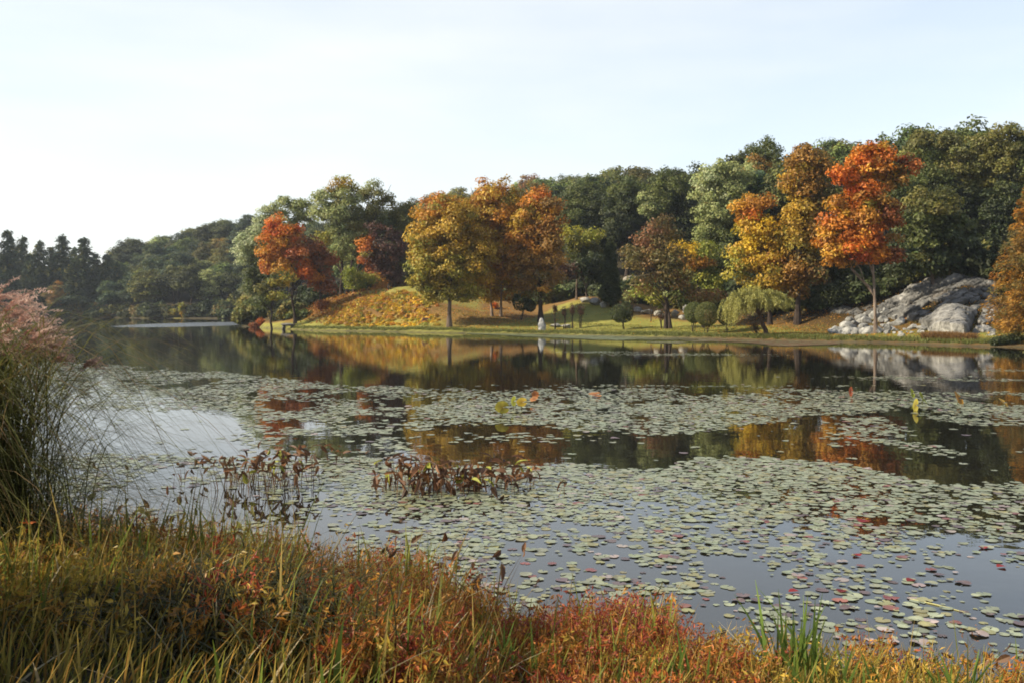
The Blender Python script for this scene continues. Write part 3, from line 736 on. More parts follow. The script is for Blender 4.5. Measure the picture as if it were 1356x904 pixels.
# saplings standing on the lawn
for px, py, w, h, lab in ((735, 408, 4, 5, 'leftmost of the four dark little saplings planted on the lawn slope'), (747, 412, 4, 6, 'shortest dark sapling, second from the left of the four on the lawn slope'),
                          (758, 408, 5, 8, 'dark little sapling on the lawn slope just left of the bushiest one'), (769, 408, 7, 9, 'bushiest of the four dark little saplings on the lawn slope'),
                          (876, 415, 9, 9, 'dark little sapling on a thin stem left of the bronze tree trunks')):
    Y = 121 if px < 800 else 116
    shrub('sapling', lab, px, Y, [(px, py, w, h, [('purple', 2), ('dark', 1)]), (px, py + h * .6, w * .7, h * .5, 'purple')], leaf=.10, n=420, tight=.2, cat='sapling')

# slender columns of foliage on the terrace
for px, h, lab in ((1071, 6, 'leftmost of the slender pale columnar plants on the terrace'), (1077, 9, 'second slender pale columnar plant from the left on the terrace'), (1084, 10, 'tallest slender pale columnar plant on the terrace'), (1092, 8, 'rightmost slender pale columnar plant on the terrace')):
    shrub('columnar_plant', lab, px, 124.5, [(px, 352 - h, 1.8, h, 'silver'), (px, 352 - h * .6, 2.4, h * .6, 'pale')], leaf=.1, n=600, tight=.1)
shrub('terrace_bush', 'pale rounded bush at the right end of the terrace', 1104, 122, [(1104, 352, 8, 7, 'silver')], leaf=.1, n=900, stem=False, tight=.1)

# ------------------------------------------------------------------ rocks
GR = (1, 1, 1)


def boulder(name, label, px, py, Y, rx, ry, seed, mat=None, group=None, col=GR, ry3=None, cat='boulder', cuts=14, rot=0):
    Y = hit(px, py + ry * .75, Y); s = Y / F; c = at(px, py, Y)
    mb = MB(); rock(mb, c, (rx * s, ry3 or .8 * rx * s, ry * s), seed, cuts, col)
    o = mb.build(name, mat or M_STONE, origin=tuple(c - [0, 0, ry * s]))
    tag(o, label, cat, group); return o


# standing stone on the lawn by the water: a tall slab, its darker right face split off
c0 = np.array([(717 - CX) * 118.5 / F, 118.5, tz(717, 118.5)])
st = thing('standing_stone', 'pale upright standing stone with a pointed top on the lawn by the water', 'standing stone', c0)
mb = MB()
ring = [(-.40, -.28), (-.1, -.36), (.25, -.33), (.42, -.1), (.38, .22), (.05, .34), (-.32, .26)]
lev = [(-.25, 1.05), (.25, 1.06), (.7, 1.0), (1.05, .86), (1.32, .62), (1.5, .28), (1.56, .06)]
V = np.array([(x * k + .05 * math.sin(7 * z + i), y * k + .04 * math.cos(5 * z + 2 * i), z) for z, k in lev for i, (x, y) in enumerate(ring)]) + c0
q = [[7 * a + j, 7 * a + (j + 1) % 7, 7 * a + 7 + (j + 1) % 7, 7 * a + 7 + j] for a in range(6) for j in range(7)]
mb.add(V, [np.array(q), np.arange(42, 49)[None]], (1.1, 1.1, 1.1)); mb.build('upright_slab', M_STONE, st)
mb = MB(); rock(mb, c0 + [.38, -.12, .35], (.2, .26, .55), 5, 12, (.62, .63, .68)); mb.build('side_slab', M_STONE, st)

for k, (px, py, Y, rx, ry, lab) in enumerate([
    (736, 431, 117, 9, 3.2, 'flat pale boulder on the lawn nearest the standing stone'),
    (750, 432, 117, 9, 3.0, 'flat pale boulder second to the right of the standing stone'),
    (775, 397, 143, 8, 5, 'rounded pale boulder at the left end of the ledge on the upper lawn'),
    (787, 400, 142, 9, 6, 'largest rounded pale boulder of the ledge on the upper lawn'),
    (799, 403, 141, 6, 6, 'upright pale boulder at the right end of the ledge by the narrow evergreen'),
    (893, 416, 115.5, 6, 6, 'pale boulder tucked behind the bronze tree trunks'),
    (905, 421, 114.5, 7, 4, 'squat pale boulder right of the bronze tree trunks'),
    (908, 411, 118, 5, 8, 'tall pale boulder between the bronze tree and the clipped balls'),
    (843, 410, 127, 9, 4, 'pale boulder at the left end of the low rock wall behind the round shrub'),
    (858, 413, 126, 10, 4.5, 'pale boulder in the middle of the low rock wall left of the bronze tree'),
    (873, 416, 125, 8, 5, 'pale boulder at the right end of the low rock wall by the bronze tree'),
    (1194, 444, 85, 6, 3, 'single white stone lying on the grass below the rubble'),
    (563, 424, 130, 8, 4.5, 'dark brown block like stone at the foot of the yellow ground cover'),
    (826, 385, 146, 14, 9, 'big pale rock face in the trees behind the narrow evergreen'),
    (770, 372, 152, 14, 8, 'pale brown rock face in the shade behind the small trees'),
    (838, 372, 150, 14, 12, 'tall pale rock face above the low rock wall, right of the evergreen'),
]):
    boulder('boulder', lab, px, py, Y, rx, ry, 40 + k, col=(.35, .2, .13) if 'brown block' in lab else ((.62, .55, .45) if 'face' in lab else (.85, .83, .78)))

# flat dark slab on two stones at the tip of the peninsula
b0 = np.array([(382 - CX) * 145.6 / F, 145.6, tz(382, 145.6)])
sl = thing('slab_bench', 'dark flat topped stone slab resting on two stones at the water by the mound', 'stone slab', b0)
mb = MB(); rock(mb, b0 + [0, 0, .75], (1.15, .6, .22), 91, 8, (.38, .36, .34)); mb.build('slab', M_STONE, sl)
for dx in (-.7, .55):
    mb = MB(); rock(mb, b0 + [dx, 0, .2], (.34, .4, .5), 92 + int(dx * 10), 12, (.22, .2, .18)); mb.build('support_stone', M_STONE, sl)

# stump on the mound
p = np.array([(515 - CX) * 151 / F, 151, tz(515, 151)])
mb = MB(); tube(mb, [p + [0, 0, -.2], p + [0, 0, .2], p + [.05, 0, .7], p + [.25, 0, 1.0]], [.42, .3, .24, .1], 9, (.5, .45, .4)); rock(mb, p + [.5, 0, .05], (.5, .3, .16), 7, 8, (.4, .35, .3))
tag(mb.build('tree_stump', M_BARK, origin=tuple(p)), 'small dark tree stump on the grassy crest of the mound', 'stump')


# ---- the grey outcrop: a folded rock sheet lying on the slope, with a back and skirts below the ground
def outcrop():
    u = np.linspace(1085, 1330, 300); d = np.linspace(4.2, 25, 190)
    uu, dd = np.meshgrid(u, d); px = uu.ravel(); d = dd.ravel()
    Y = shore(px) + d; x = (px - CX) * Y / F; z = terrain(x, Y)
    lo = np.interp(px, [1085, 1120, 1180, 1215, 1235, 1262, 1330], [16, 14.5, 12.5, 10, 6.6, 5.2, 5.2]); hi = np.interp(px, [1085, 1140, 1190, 1240, 1280, 1330], [19, 19.5, 20, 20.5, 20.5, 21])
    inside = np.clip((d - lo) / 1.3, 0, 1) * np.clip((hi - d) / 1.5, 0, 1) * np.clip((px - 1088) / 14, 0, 1) * np.clip((1326 - px) / 8, 0, 1)
    # blocky relief: slabs tilted down to the left, split by joints
    def blocks(sx, sy, ang, seed, am):
        c, s_ = math.cos(ang), math.sin(ang); a = (x * c + Y * s_ * .8 + z * .6) / sx; b = (-x * s_ + Y * c * .8 + z * 1.0) / sy
        a = a + .55 * (fbm(a * .8, b * .8, seed + 3) - .5); b = b + .7 * (fbm(a * .7, b * .7, seed + 5) - .5)
        ia = np.floor(a).astype(int); ib = np.floor(b).astype(int); fa = a - ia; fb = b - ib
        h = _hash(ia, ib, seed); tx = _hash(ia, ib, seed + 1) - .5; ty = _hash(ia, ib, seed + 2) - .3
        edge = np.minimum(np.minimum(fa, 1 - fa), np.minimum(fb, 1 - fb))
        return am * (h + tx * fa + ty * fb - .75 * np.clip(1 - edge / .045, 0, 1))
    hgt = blocks(4.4, 2.6, .5, 61, .8) + blocks(1.7, 1.0, .7, 71, .5) + blocks(.7, .5, .4, 81, .12) + .5 * (fbm(x * .5, z * .6 + Y * .2, 91) - .5)
    hgt = hgt * .95 - .5
    # the large smooth slab at the lower right, with a dark cleft along its right side
    sm = np.exp(-(((px - 1262) / 28) ** 2 + ((d - 8.5) / 4.5) ** 2) ** 2)
    hgt = hgt * (1 - sm * .85) + sm * (1.5 + .2 * fbm(x * .6, z * .8, 95))
    cl = np.abs(px - (1282 + (d - 6) * 2.2)) / 5
    hgt -= 1.6 * np.clip(1 - cl, 0, 1) * np.clip((14 - d) / 3, 0, 1)
    off = inside * np.maximum(hgt, -.2) - (1 - inside) * .8
    nx_, ny_, nz_ = -.35, -.62, .70
    V = np.stack([x + nx_ * off, Y + ny_ * off, z + nz_ * off], 1)
    nu = 300; nv = 190
    i = np.arange(nv - 1)[:, None] * nu + np.arange(nu - 1)[None]
    Fc = np.stack([i, i + 1, i + nu + 1, i + nu], -1).reshape(-1, 4)
    keep = inside[Fc].max(1) > 0
    tone = .8 + .45 * fbm(x * .4, z * .5, 99) - .12 * (hgt < .15)  # low parts of the relief painted darker, like shade between the blocks
    C = np.stack([tone, tone, tone * 1.0], 1)
    soil = np.clip((fbm(x * .7, z * 1.1 + Y * .3, 203) - .50) / .05, 0, 1) * np.clip((.25 - hgt) / .3, 0, 1) * (1 - sm)   # leaf litter and moss lying in the ledges
    C = C * (1 - soil[:, None]) + np.array([[.55, .36, .17]]) * soil[:, None]
    dk = np.clip((fbm(x * .35, z * .5, 207) - .48) / .1, 0, 1) * .55                                                 # dark blotches over the rock, weaker on the smooth slab
    C *= (1 - dk * (1 - .7 * sm))[:, None] * np.array([[1.03, 1.0, .96]])
    mb = MB().add(V, Fc[keep], C)
    loc = ((1230 - CX) * 93 / F, 93, 1)
    o = mb.build('rock_outcrop', M_ROCK, origin=loc)
    tag(o, 'large fractured grey rock outcrop sloping up under the trees on the right', 'rock outcrop')


outcrop()

# rubble at the foot of the outcrop: every stone a thing
k = 0
for row, (d0, n, x0, x1, sz) in enumerate([(7.0, 12, 1098, 1165, .95), (8.8, 12, 1100, 1175, 1.0), (10.8, 12, 1106, 1195, 1.), (6.8, 8, 1172, 1236, .7), (9.0, 8, 1178, 1236, .75), (12.8, 12, 1110, 1215, 1.), (14.4, 10, 1116, 1210, .9)]):
    for j in range(n):
        px = x0 + (x1 - x0) * (j + rng.uniform(.1, .9)) / n; Y = float(shore(px)) + d0 + rng.uniform(-.5, .5)
        r = sz * rng.uniform(.24, .70); x = (px - CX) * Y / F; z = tz(px, Y)
        mb = MB(); g = rng.uniform(.5, .95)
        rock(mb, (x, Y, z + r * .35), (r * rng.uniform(.8, 1.4), r, r * rng.uniform(.6, 1)), 200 + k, 13, (g, g, g * .98))
        o = mb.build('rubble_stone', M_STONE, origin=(x, Y, z))
        tag(o, 'pale grey angular stone among the rubble at the foot of the outcrop', 'stone', 'rubble stones below the outcrop'); k += 1

# low dry stone wall of the terrace
for j, px in enumerate((1066, 1076, 1086, 1097)):
    boulder('terrace_stone', ['leftmost stone edging the terrace above the dark bushes', 'second stone from the left edging the terrace', 'third stone from the left edging the terrace', 'rightmost stone edging the terrace under the pale bush'][j],
            px, 364, 121.5, 7, 3.5, 300 + j, M_ROCK, col=(.7, .68, .62))


# ------------------------------------------------------------------ ground cover (nobody could count it)
def cover(name, label, cat, poly, n, pal, leaf, h, mat=M_LEAF, dens=None):
    """leaf sprays over a ground region given as (px range, shore distance range)"""
    P = []
    px = rng.uniform(poly[0], poly[1], n); d = rng.uniform(poly[2], poly[3], n)
    if dens is not None:
        k = rng.random(n) < dens(px, d); px = px[k]; d = d[k]
    Y = shore(px) + d; x = (px - CX) * Y / F; z = terrain(x, Y)
    n = len(x); z = z + h * rng.random(n) ** 1.5
    cc = pick(pal, n) * (.7 + .6 * fbm(x * .5, Y * .5, 7)[:, None]) * rng.uniform(.75, 1.25, (n, 1))
    mb = MB(); leaves(mb, np.stack([x, Y, z], 1), rng.normal(size=(n, 3)) * .7 + np.array([0, -.2, .8]), leaf * rng.uniform(.6, 1.3, n), cc)
    return tag(mb.build(name, mat), label, cat, None, 'stuff')


def fern_clumps():
    mb = MB(); m = 2300; px = rng.uniform(425, 588, m); d = rng.uniform(3.5, 19.5, m)
    k = rng.random(m) < np.exp(-(((px - 505) / 64) ** 4 + ((d - 11.5) / 6.2) ** 4)) * (.3 + .9 * (fbm(px * .06, d * .4, 14) > .45)); px, d = px[k], d[k]; m = len(px)
    Y = shore(px) + d; x = (px - CX) * Y / F; C = np.stack([x, Y, terrain(x, Y)], 1); r = rng.uniform(.18, .42, m)
    col = pick([('yellow', 1), ('gold', 2.5), ('amber', 1.5), ('goldgreen', 1.2), ('brown', 1)], m) * np.interp(px, [430, 500, 540], [.85, 1.05, 1.15])[:, None] * (.72 + .7 * fbm(x * .3, Y * .3, 17)[:, None])
    i = np.repeat(np.arange(m), 46); D = norm(rng.normal(size=(len(i), 3))); D[:, 2] = np.abs(D[:, 2])
    P = C[i] + D * (r[i] * rng.uniform(.55, 1.1, len(i)))[:, None] * np.array([1.25, 1.25, 1.1])
    leaves(mb, P, D + .5 * rng.normal(size=P.shape), .15 * rng.uniform(.6, 1.4, len(i)), col[i] * rng.uniform(.7, 1.3, (len(i), 1)))
    tag(mb.build('yellow_ground_cover', M_LEAF), 'golden yellow ferny ground cover on the face of the mound', 'ground cover', None, 'stuff')


fern_clumps()
cover('rusty_ground_cover', 'rusty brown ground cover on the left flank and crest of the mound', 'ground cover', (395, 520, 6, 24), 9000, [('brown', 2), ('darkred', 1), ('amber', 1)], .2, .6,
      dens=lambda px, d: .9 * np.exp(-(((px - 440) / 38) ** 2 + ((d - 15) / 6) ** 2)) + .5 * np.exp(-(((px - 470) / 35) ** 2 + ((d - 20) / 3) ** 2)))
cover('fallen_leaves', 'fallen orange and brown leaves scattered over the lawn and slopes', 'fallen leaves', (400, 1330, .8, 26), 26000, [('amber', 2), ('brown', 2), ('orange', 1)], .10, .06,
      dens=lambda px, d: np.interp(px, [400, 560, 600, 720, 780, 900, 1000, 1060, 1330], [.1, .25, .8, .7, .06, .1, .6, .9, .55]) * np.clip(d / 5, .3, 1))


def turf(name, label, px0, px1, d0, d1, n, hcol, h, kind='stuff', tipc=None):
    px = rng.uniform(px0, px1, n); d = rng.uniform(d0, d1, n); Y = shore(px) + d; x = (px - CX) * Y / F; z = terrain(x, Y)
    k = z > .12; x, Y, z = x[k], Y[k], z[k]; n = len(x)
    c = np.array(hcol) * rng.uniform(.6, 1.4, (n, 1)); c1 = np.array(tipc if tipc is not None else hcol) * rng.uniform(.7, 1.4, (n, 1))
    mb = MB(); blades(mb, np.stack([x, Y, z - .03], 1), h * rng.uniform(.5, 1.3, n), rng.normal(size=(n, 3)) * np.array([.4, .4, 0]) * h, np.full(n, .06), c, c1, seg=2)
    return tag(mb.build(name, M_GRASS), label, 'grass', None, 'stuff')


turf('shore_grass', 'rough green grass fringing the far bank of the lake', 385, 1340, .4, 2.2, 16000, (.10, .12, .03), .28, tipc=(.17, .17, .05))
turf('dry_grass', 'strip of dry brown sedge on the bank below the big smooth rock', 1222, 1292, 1.2, 3.2, 4200, (.10, .055, .02), .55, tipc=(.2, .11, .04))
turf('lawn_grass', 'mown lawn grass on the far shore', 560, 1330, 2, 14, 30000, (.14, .145, .034), .12, tipc=(.24, .22, .06))

# ------------------------------------------------------------------ forest on the hills: seven kinds grown once, then copied tree by tree
KINDS = [('dark green', [('dark', 3), ('green', 1)]), ('mid green', [('green', 3), ('dark', 1)]), ('bluish green', [('blue', 3), ('green', 1)]), ('olive', [('olive', 3), ('green', 1)]),
         ('pale green', [('pale', 2), ('green', 2)]), ('rusty', [('bronze', 3), ('brown', 1)]), ('orange tinted', [('amber', 2), ('bronze', 2)])]
proto = []
for nm, pal in KINDS:
    t = thing('forest_tree', '', 'tree', (0, 0, 0)); B = []
    H = 15.; g = rng
    for k in range(9):
        a = g.uniform(0, 6.28); rr = g.uniform(0, 3.0); zz = g.uniform(6.5, 12)
        rr *= 1 - max(0, (zz - 9) / 7)
        s = g.uniform(1.7, 2.9)
        B.append((np.array([math.cos(a) * rr, math.sin(a) * rr, zz]), np.array([s, s, s * .8]), pal))
    B.append((np.array([0, 0, 12.5]), np.array([2.2, 2.2, 2.0]), pal))
    mb = MB(); ce = crown_leaves(mb, B, .25, 1.15, .85, 66)
    mb.build('crown', M_FOREST, t); trunk_and_limbs((0, 0, 0), B, ce, .28, DARKBARK, nl=8).build('trunk', M_BARK, t)
    proto.append(t)

HILLS = {'right': 'on the high hillside behind the lawn', 'left': 'on the far hillside left of the peninsula', 'low': 'in the dark wood at the foot of the right hillside', 'shore': 'along the distant shore at the foot of the left hillside'}
used = [False] * len(proto)


def plant(px, Y, kind, sc, where):
    loc = ((px - CX) * Y / F, Y, tz(px, Y) - .2); lab = f'{KINDS[kind][0]} broadleaf tree {HILLS[where]}'; grp = f'{KINDS[kind][0]} trees {HILLS[where]}'
    if not used[kind]:
        o = proto[kind]; used[kind] = True; o.location = loc; o['label'] = lab; o['group'] = grp
    else: o = dup(proto[kind], loc, rng.uniform(0, 6.28), 1, lab, grp)
    k = rng.uniform(.95, 1.4) * (1.15 if where in ('left', 'shore') else 1); o.scale = (sc * k, sc * k * rng.uniform(.85, 1.15), sc * rng.uniform(.85, 1.12))


hor = np.full(700, 2000.)          # lowest visible row so far in each 4-pixel column (trees nearer than this one hide what is below)
cand = []
for Y in np.arange(118, 430, 6.5):
    stp = 6.5 * F / Y
    for px in np.arange(690 + rng.uniform(0, stp), 1440, stp):
        d = Y - float(shore(px))
        dmin = np.interp(px, [690, 760, 850, 940, 1000, 1060, 1130, 1440], [110, 105, 95, 66, 44, 38, 44, 56])
        if d < dmin or d > 310: continue
        cand.append((px + rng.uniform(-.35, .35) * stp, Y + rng.uniform(-2.5, 2.5), 'low' if d < dmin + 22 else 'right'))
for Y in np.arange(303, 500, 8.5):
    stp = 7.5 * F / Y
    for px in np.arange(140 + rng.uniform(0, stp), 360, stp):
        if Y - float(shore(min(px, 325))) < 4: continue
        cand.append((px + rng.uniform(-.35, .35) * stp, Y + rng.uniform(-3, 3), 'shore' if Y < 318 else 'left'))
for Y in np.arange(334, 420, 9):
    for px in np.arange(-60 + rng.uniform(0, 25), 150, 8 * F / Y): cand.append((px + rng.uniform(-8, 8), Y + rng.uniform(-3, 3), 'shore'))
for Y in np.arange(235, 400, 12):
    for px in np.arange(380 + rng.uniform(0, 40), 700, 9.5 * F / Y):
        cand.append((px, Y + rng.uniform(-3, 3), 'right'))
cand.sort(key=lambda c: c[1])
n_forest = 0
for px, Y, where in cand:
    sc = rng.uniform(.68, 1.15) * (1.03 if where in ('right', 'low') else .95)
    top = HZ - (tz(px, Y) + 14 * sc - CAMZ) * F / Y
    b0 = int((px - 3.2 * sc * F / Y + 200) / 4); b1 = int((px + 3.2 * sc * F / Y + 200) / 4) + 1
    b0 = max(b0, 0); b1 = min(max(b1, b0 + 1), 699)
    if px > 1420 or px < -70 or top > np.percentile(hor[b0:b1], 60) - 2.5 or n_forest >= 296: continue
    c = np.array([hor[b0:b1].copy()])
    hor[b0:b1] = np.minimum(hor[b0:b1], top + 3.0 * sc * F / Y * .5)
    w = {'right': [3, 4, 1.2, 3, 1.4, .5, .1], 'low': [6, 2, 1, 1.5, .3, .3, .1], 'left': [4, 4, 4, 2, .6, .15, .03], 'shore': [4, 1.5, 4, 1, .3, .3, 0]}[where]
    plant(px, Y, int(rng.choice(7, p=np.array(w) / sum(w))), sc, where); n_forest += 1
print('forest trees', n_forest, 'last Y', Y, len(cand))
for k, o in enumerate(proto):
    if not used[k]:
        for ch in list(o.children): bpy.data.objects.remove(ch)
        bpy.data.objects.remove(o)
UG = []
for nm, pal in (('dark green', 'dark'), ('olive green', [('green', 1), ('olive', 1)]), ('brownish', [('bronze', 2), ('dark', 1)])):
    t = thing('undergrowth_bush', '', 'bush', (0, 0, -50)); mb = MB(); B = []
    for k in range(5): B.append((np.array([rng.normal() * .9, rng.normal() * .9, rng.uniform(.7, 1.5)]), np.array([1.1, 1.1, .95]) * rng.uniform(.75, 1.2), pal))
    ce = crown_leaves(mb, B, .22, .6, .8, 40); mb.build('crown', M_FOREST, t, origin=(0, 0, 0)); mb = MB()
    for k in range(5): tube(mb, bend((rng.normal() * .2, rng.normal() * .2, -.4), B[k][0], 0, 5), np.linspace(.07, .02, 5), 4, DARKBARK)
    mb.build('stem', M_BARK, t, origin=(0, 0, 0)); UG.append((nm, t))
ugs = []
for px in np.arange(-30, 336, 9): ugs.append((px + rng.uniform(-4, 4), float(shore(min(px, 322))) + rng.uniform(1.5, 5), rng.uniform(1.0, 2.0), 'at the foot of the trees on the distant shore'))
for px in np.arange(342, 400, 9): ugs.append((px, float(shore(px)) + rng.uniform(10, 16), rng.uniform(.7, 1.1), 'under the trees on the peninsula'))
for px in np.arange(400, 740, 15): ugs.append((px + rng.uniform(-5, 5), float(shore(px)) + rng.uniform(34, 60), rng.uniform(1., 1.6), 'in the shade behind the mound'))
for px in np.arange(735, 960, 11): ugs.append((px + rng.uniform(-5, 5), float(shore(px)) + np.interp(px, [735, 860, 960], [50, 36, 27]) + rng.uniform(-3, 6), rng.uniform(.9, 1.5), 'along the forest edge above the lawn'))
for px in np.arange(960, 1380, 8): ugs.append((px + rng.uniform(-5, 5), float(shore(px)) + np.interp(px, [960, 1010, 1060, 1130, 1200, 1280, 1380], [27, 24, 20, 20, 22, 23, 18]) + rng.uniform(-2, 7), rng.uniform(.8, 1.35), 'in the deep shade above the rocks'))
for Y in np.arange(172, 300, 9): ugs.append((np.interp(Y, [166, 240, 298], [340, 334, 328]) + rng.uniform(0, 5), Y, rng.uniform(1.0, 1.7), 'on the steep left side of the peninsula'))
first = set()
for px, Y, sc, where in ugs:
    nm, o = UG[int(rng.choice(3, p=[.6, .2, .2]))]; loc = ((px - CX) * Y / F, Y, tz(px, Y)); lab = f'{nm} bush in the undergrowth {where}'; grp = f'{nm} bushes {where}'
    if nm not in first: first.add(nm); o.location = loc; o['label'] = lab; o['group'] = grp
    else: o = dup(o, loc, rng.uniform(0, 6.28), 1, lab, grp)
    o.scale = (sc, sc, sc * rng.uniform(.8, 1.2))

# ------------------------------------------------------------------ lily pads
def pad_density(px, py, x, y):
    top1 = np.interp(px, [-50, 0, 60, 150, 250, 330, 450, 550, 700, 760, 900, 1000, 1100, 1200, 1356], [474, 476, 478, 482, 492, 497, 505, 515, 517, 512, 515, 515, 512, 517, 521])
    bot1 = np.interp(px, [0, 300, 330, 450, 550, 600, 680, 760, 860, 950, 1020, 1100, 1200, 1356], [540, 548, 575, 580, 574, 564, 567, 574, 576, 569, 561, 551, 544, 556])
    top2 = np.interp(px, [0, 450, 520, 560, 640, 700, 880, 930, 1100, 1150, 1250, 1356], [600, 600, 604, 622, 614, 612, 618, 603, 606, 618, 640, 634])
    wob = (fbm(x * .5, y * .25, 101) - .5)
    b1 = np.clip((py - top1 + wob * 14) / 3, 0, 1) * np.clip((bot1 - py + wob * 16) / 4, 0, 1)
    n1 = fbm(x * .55, y * .22, 111); n2 = fbm(x * 1.1, y * .55, 121)
    d1 = np.clip((n1 - .30) / .08, 0, 1) * np.clip((n2 - .26) / .06, .1, 1)
    hole = np.exp(-(((px - 380) / 48) ** 2 + ((py - 537) / 7) ** 2)) + np.exp(-(((px - 400) / 55) ** 2 + ((py - 562) / 6) ** 2)) + np.exp(-(((px - 480) / 30) ** 2 + ((py - 526) / 3) ** 2))
    d1 = d1 * (1 - np.clip(hole * 1.4, 0, 1))
    d1 = d1 * np.interp(px, [0, 100, 260, 340], [.35, .6, .85, 1]) ** np.where(py > 520, 1, .2)
    b2 = np.clip((py - top2 + wob * 18) / 5, 0, 1)
    fall_r = np.interp(py, [600, 660, 690, 720, 760, 800, 860], [1.05, .95, .76, .54, .42, .38, .30]) - .16 * np.clip((px - 1000) / 200, 0, 1) * np.clip((700 - py) / 40, 0, 1)
    fall_m = np.interp(py, [600, 650, 690, 740, 790, 830], [1.2, 1.2, .95, .70, .56, .48])
    fall_l = np.interp(py, [560, 600, 650, 700], [.42, .45, .36, .22])
    wl = np.clip((px - 430) / 140, 0, 1); wr = np.clip((px - 820) / 120, 0, 1)
    fall = (fall_l * (1 - wl) + fall_m * wl) * (1 - wr) + fall_r * wr
    d2 = np.clip((fall - (n2 - .5) * 1.1 - (n1 - .5) * .9 - .10) / .3, 0, 1) * np.clip(.25 + fall, 0, .95)
    mid = np.clip((py - bot1) / 4, 0, 1) * np.clip((top2 - py) / 4, 0, 1)
    lm = np.clip((560 - px) / 60, 0, 1) * np.clip((px - 300) / 80, 0, 1)
    dm = lm * np.clip((n1 - .42) / .06, 0, 1) * .9 + .45 * np.exp(-(((px - 690) / 70) ** 2 + ((py - 580) / 5) ** 2)) + np.clip((px - 1080) / 60, 0, 1) * np.clip((n1 - .55) / .05, 0, 1) * .7 + .012
    far = .8 * (np.exp(-(((px - 900) / 80) ** 2 + ((py - 469) / 1.3) ** 2)) + np.exp(-(((px - 790) / 40) ** 2 + ((py - 466) / 1.) ** 2)) + np.exp(-(((px - 1200) / 70) ** 2 + ((py - 500) / 2) ** 2)) + np.exp(-(((px - 1330) / 60) ** 2 + ((py - 503) / 1.5) ** 2))
                + np.exp(-(((px - 1320) / 50) ** 2 + ((py - 490) / 1.) ** 2)) + .5 * np.exp(-(((px - 870) / 200) ** 2 + ((py - 511) / 1.5) ** 2)))
    rag = np.clip((fbm(x * 2.3, y * 1.5, 141) - .36) / .10, .25, 1); d2 = d2 * rag ** np.interp(py, [600, 660, 720], [.15, .4, 1.1]); d1 = d1 * rag ** .25
    return np.clip(np.maximum.reduce([b1 * d1, b2 * d2, mid * dm, far * (py < top1)]), 0, 1)


def pad_points():
    out = []
    for Y0, Y1, cell in ((8.6, 20, .115), (20, 32, .15), (32, 75, .19)):
        X = np.arange(-.58 * Y1, .58 * Y1, cell); Yg = np.arange(Y0, Y1, cell)
        xx, yy = np.meshgrid(X, Yg); x = xx.ravel() + rng.uniform(-.36, .36, xx.size) * cell; y = yy.ravel() + rng.uniform(-.36, .36, xx.size) * cell
        px = CX + F * x / y; py = HZ + CAMZ * F / y
        k = (px > -60) & (px < 1420)
        x, y, px, py = x[k], y[k], px[k], py[k]
        k = (rng.random(len(x)) < pad_density(px, py, x, y)) & (y > 5) & (bank_h(x, y) < -.05)
        out.append(np.stack([x[k], y[k], py[k]], 1))
    return np.concatenate(out)


PADC = [('green', (.21, .225, .135)), ('yellowing', (.22, .205, .08)), ('purple brown', (.10, .065, .06)), ('pale pinkish', (.29, .23, .20)), ('rusty red', (.18, .055, .035))]
SEG = 13


def pad_shape(seed, curl=.0):
    g = np.random.default_rng(seed)
    a = np.linspace(R(13), R(347), SEG); rr = 1 + .05 * np.sin(a * 2 + g.uniform(0, 6)) + .03 * g.normal(size=SEG); rr[[0, -1]] *= .96
    z = curl * np.abs(np.sin(a * 1.0 + g.uniform(0, 6))) ** 4 + .006 * g.random(SEG); rr = rr * (1 - .25 * (g.random(SEG) < .1))
    V = np.concatenate([[[0.06, 0, 0]], np.stack([rr * np.cos(a), rr * np.sin(a), z], 1)])
    return V, np.array([[0, j, j + 1] for j in range(1, SEG)])


pts = pad_points()
pts = pts[np.argsort(pts[:, 1])]
n = len(pts)
near = np.clip((16 - pts[:, 1]) / 6, 0, 1)
pr = np.stack([.86 - .24 * near, .10 + .07 * near, .03 + .10 * near, .015 + .045 * near, .008 + .025 * near], 1)
cls = (rng.random((n, 1)) > np.cumsum(pr / pr.sum(1, keepdims=True), 1)).sum(1).clip(0, 4)
rad = (.03 + .095 * rng.random(n) ** 1.0) * np.interp(pts[:, 1], [9, 14, 22, 40], [.66, .78, 1.0, 1.05])
px_ = CX + F * pts[:, 0] / pts[:, 1]
vis = np.where((px_ > 10) & (px_ < 1346) & (pts[:, 2] < 880) & (pts[:, 1] > 8.9 + np.interp(px_, [0, 500, 700, 1000], [2, 1.2, .3, 0])))[0]
solo = vis[:300]; rest = np.setdiff1d(np.arange(n), solo)
meshes = {}
for k, (nm, c) in enumerate(PADC):
    for v in range(3):
        V, T = pad_shape(k * 10 + v, (.10, .22, .05)[v] if k >= 2 else (.0, .03, .10)[v])
        me = MB().add(V, T, np.tile(np.array(c) * (.85 + .15 * v), (len(V), 1)) * np.concatenate([[[1.15] * 3], np.ones((SEG, 3))])).mesh('lily_pad'); me.materials.append(M_PAD); meshes[k, v] = me
PLAB = ['round green lily pad floating flat on the open water near the bank', 'yellowing lily pad floating on the open water near the bank', 'purple brown dying lily pad floating near the bank',
        'pale pinkish faded lily pad with lifted rim floating near the bank', 'rusty red curled lily pad floating near the bank']
for i in solo:
    o = bpy.data.objects.new('lily_pad', meshes[int(cls[i]), int(rng.integers(3))]); COL.objects.link(o)
    o.location = (pts[i, 0], pts[i, 1], .003 + .010 * rng.random()); o.rotation_euler = (rng.normal() * .008, rng.normal() * .008, rng.uniform(0, 6.28)); o.scale = (rad[i],) * 3
    tag(o, PLAB[cls[i]], 'lily pad', PADC[cls[i]][0] + ' lily pads near the bank')
mb = MB(); shp = [pad_shape(500 + v, .0 if v < 4 else .12) for v in range(6)]
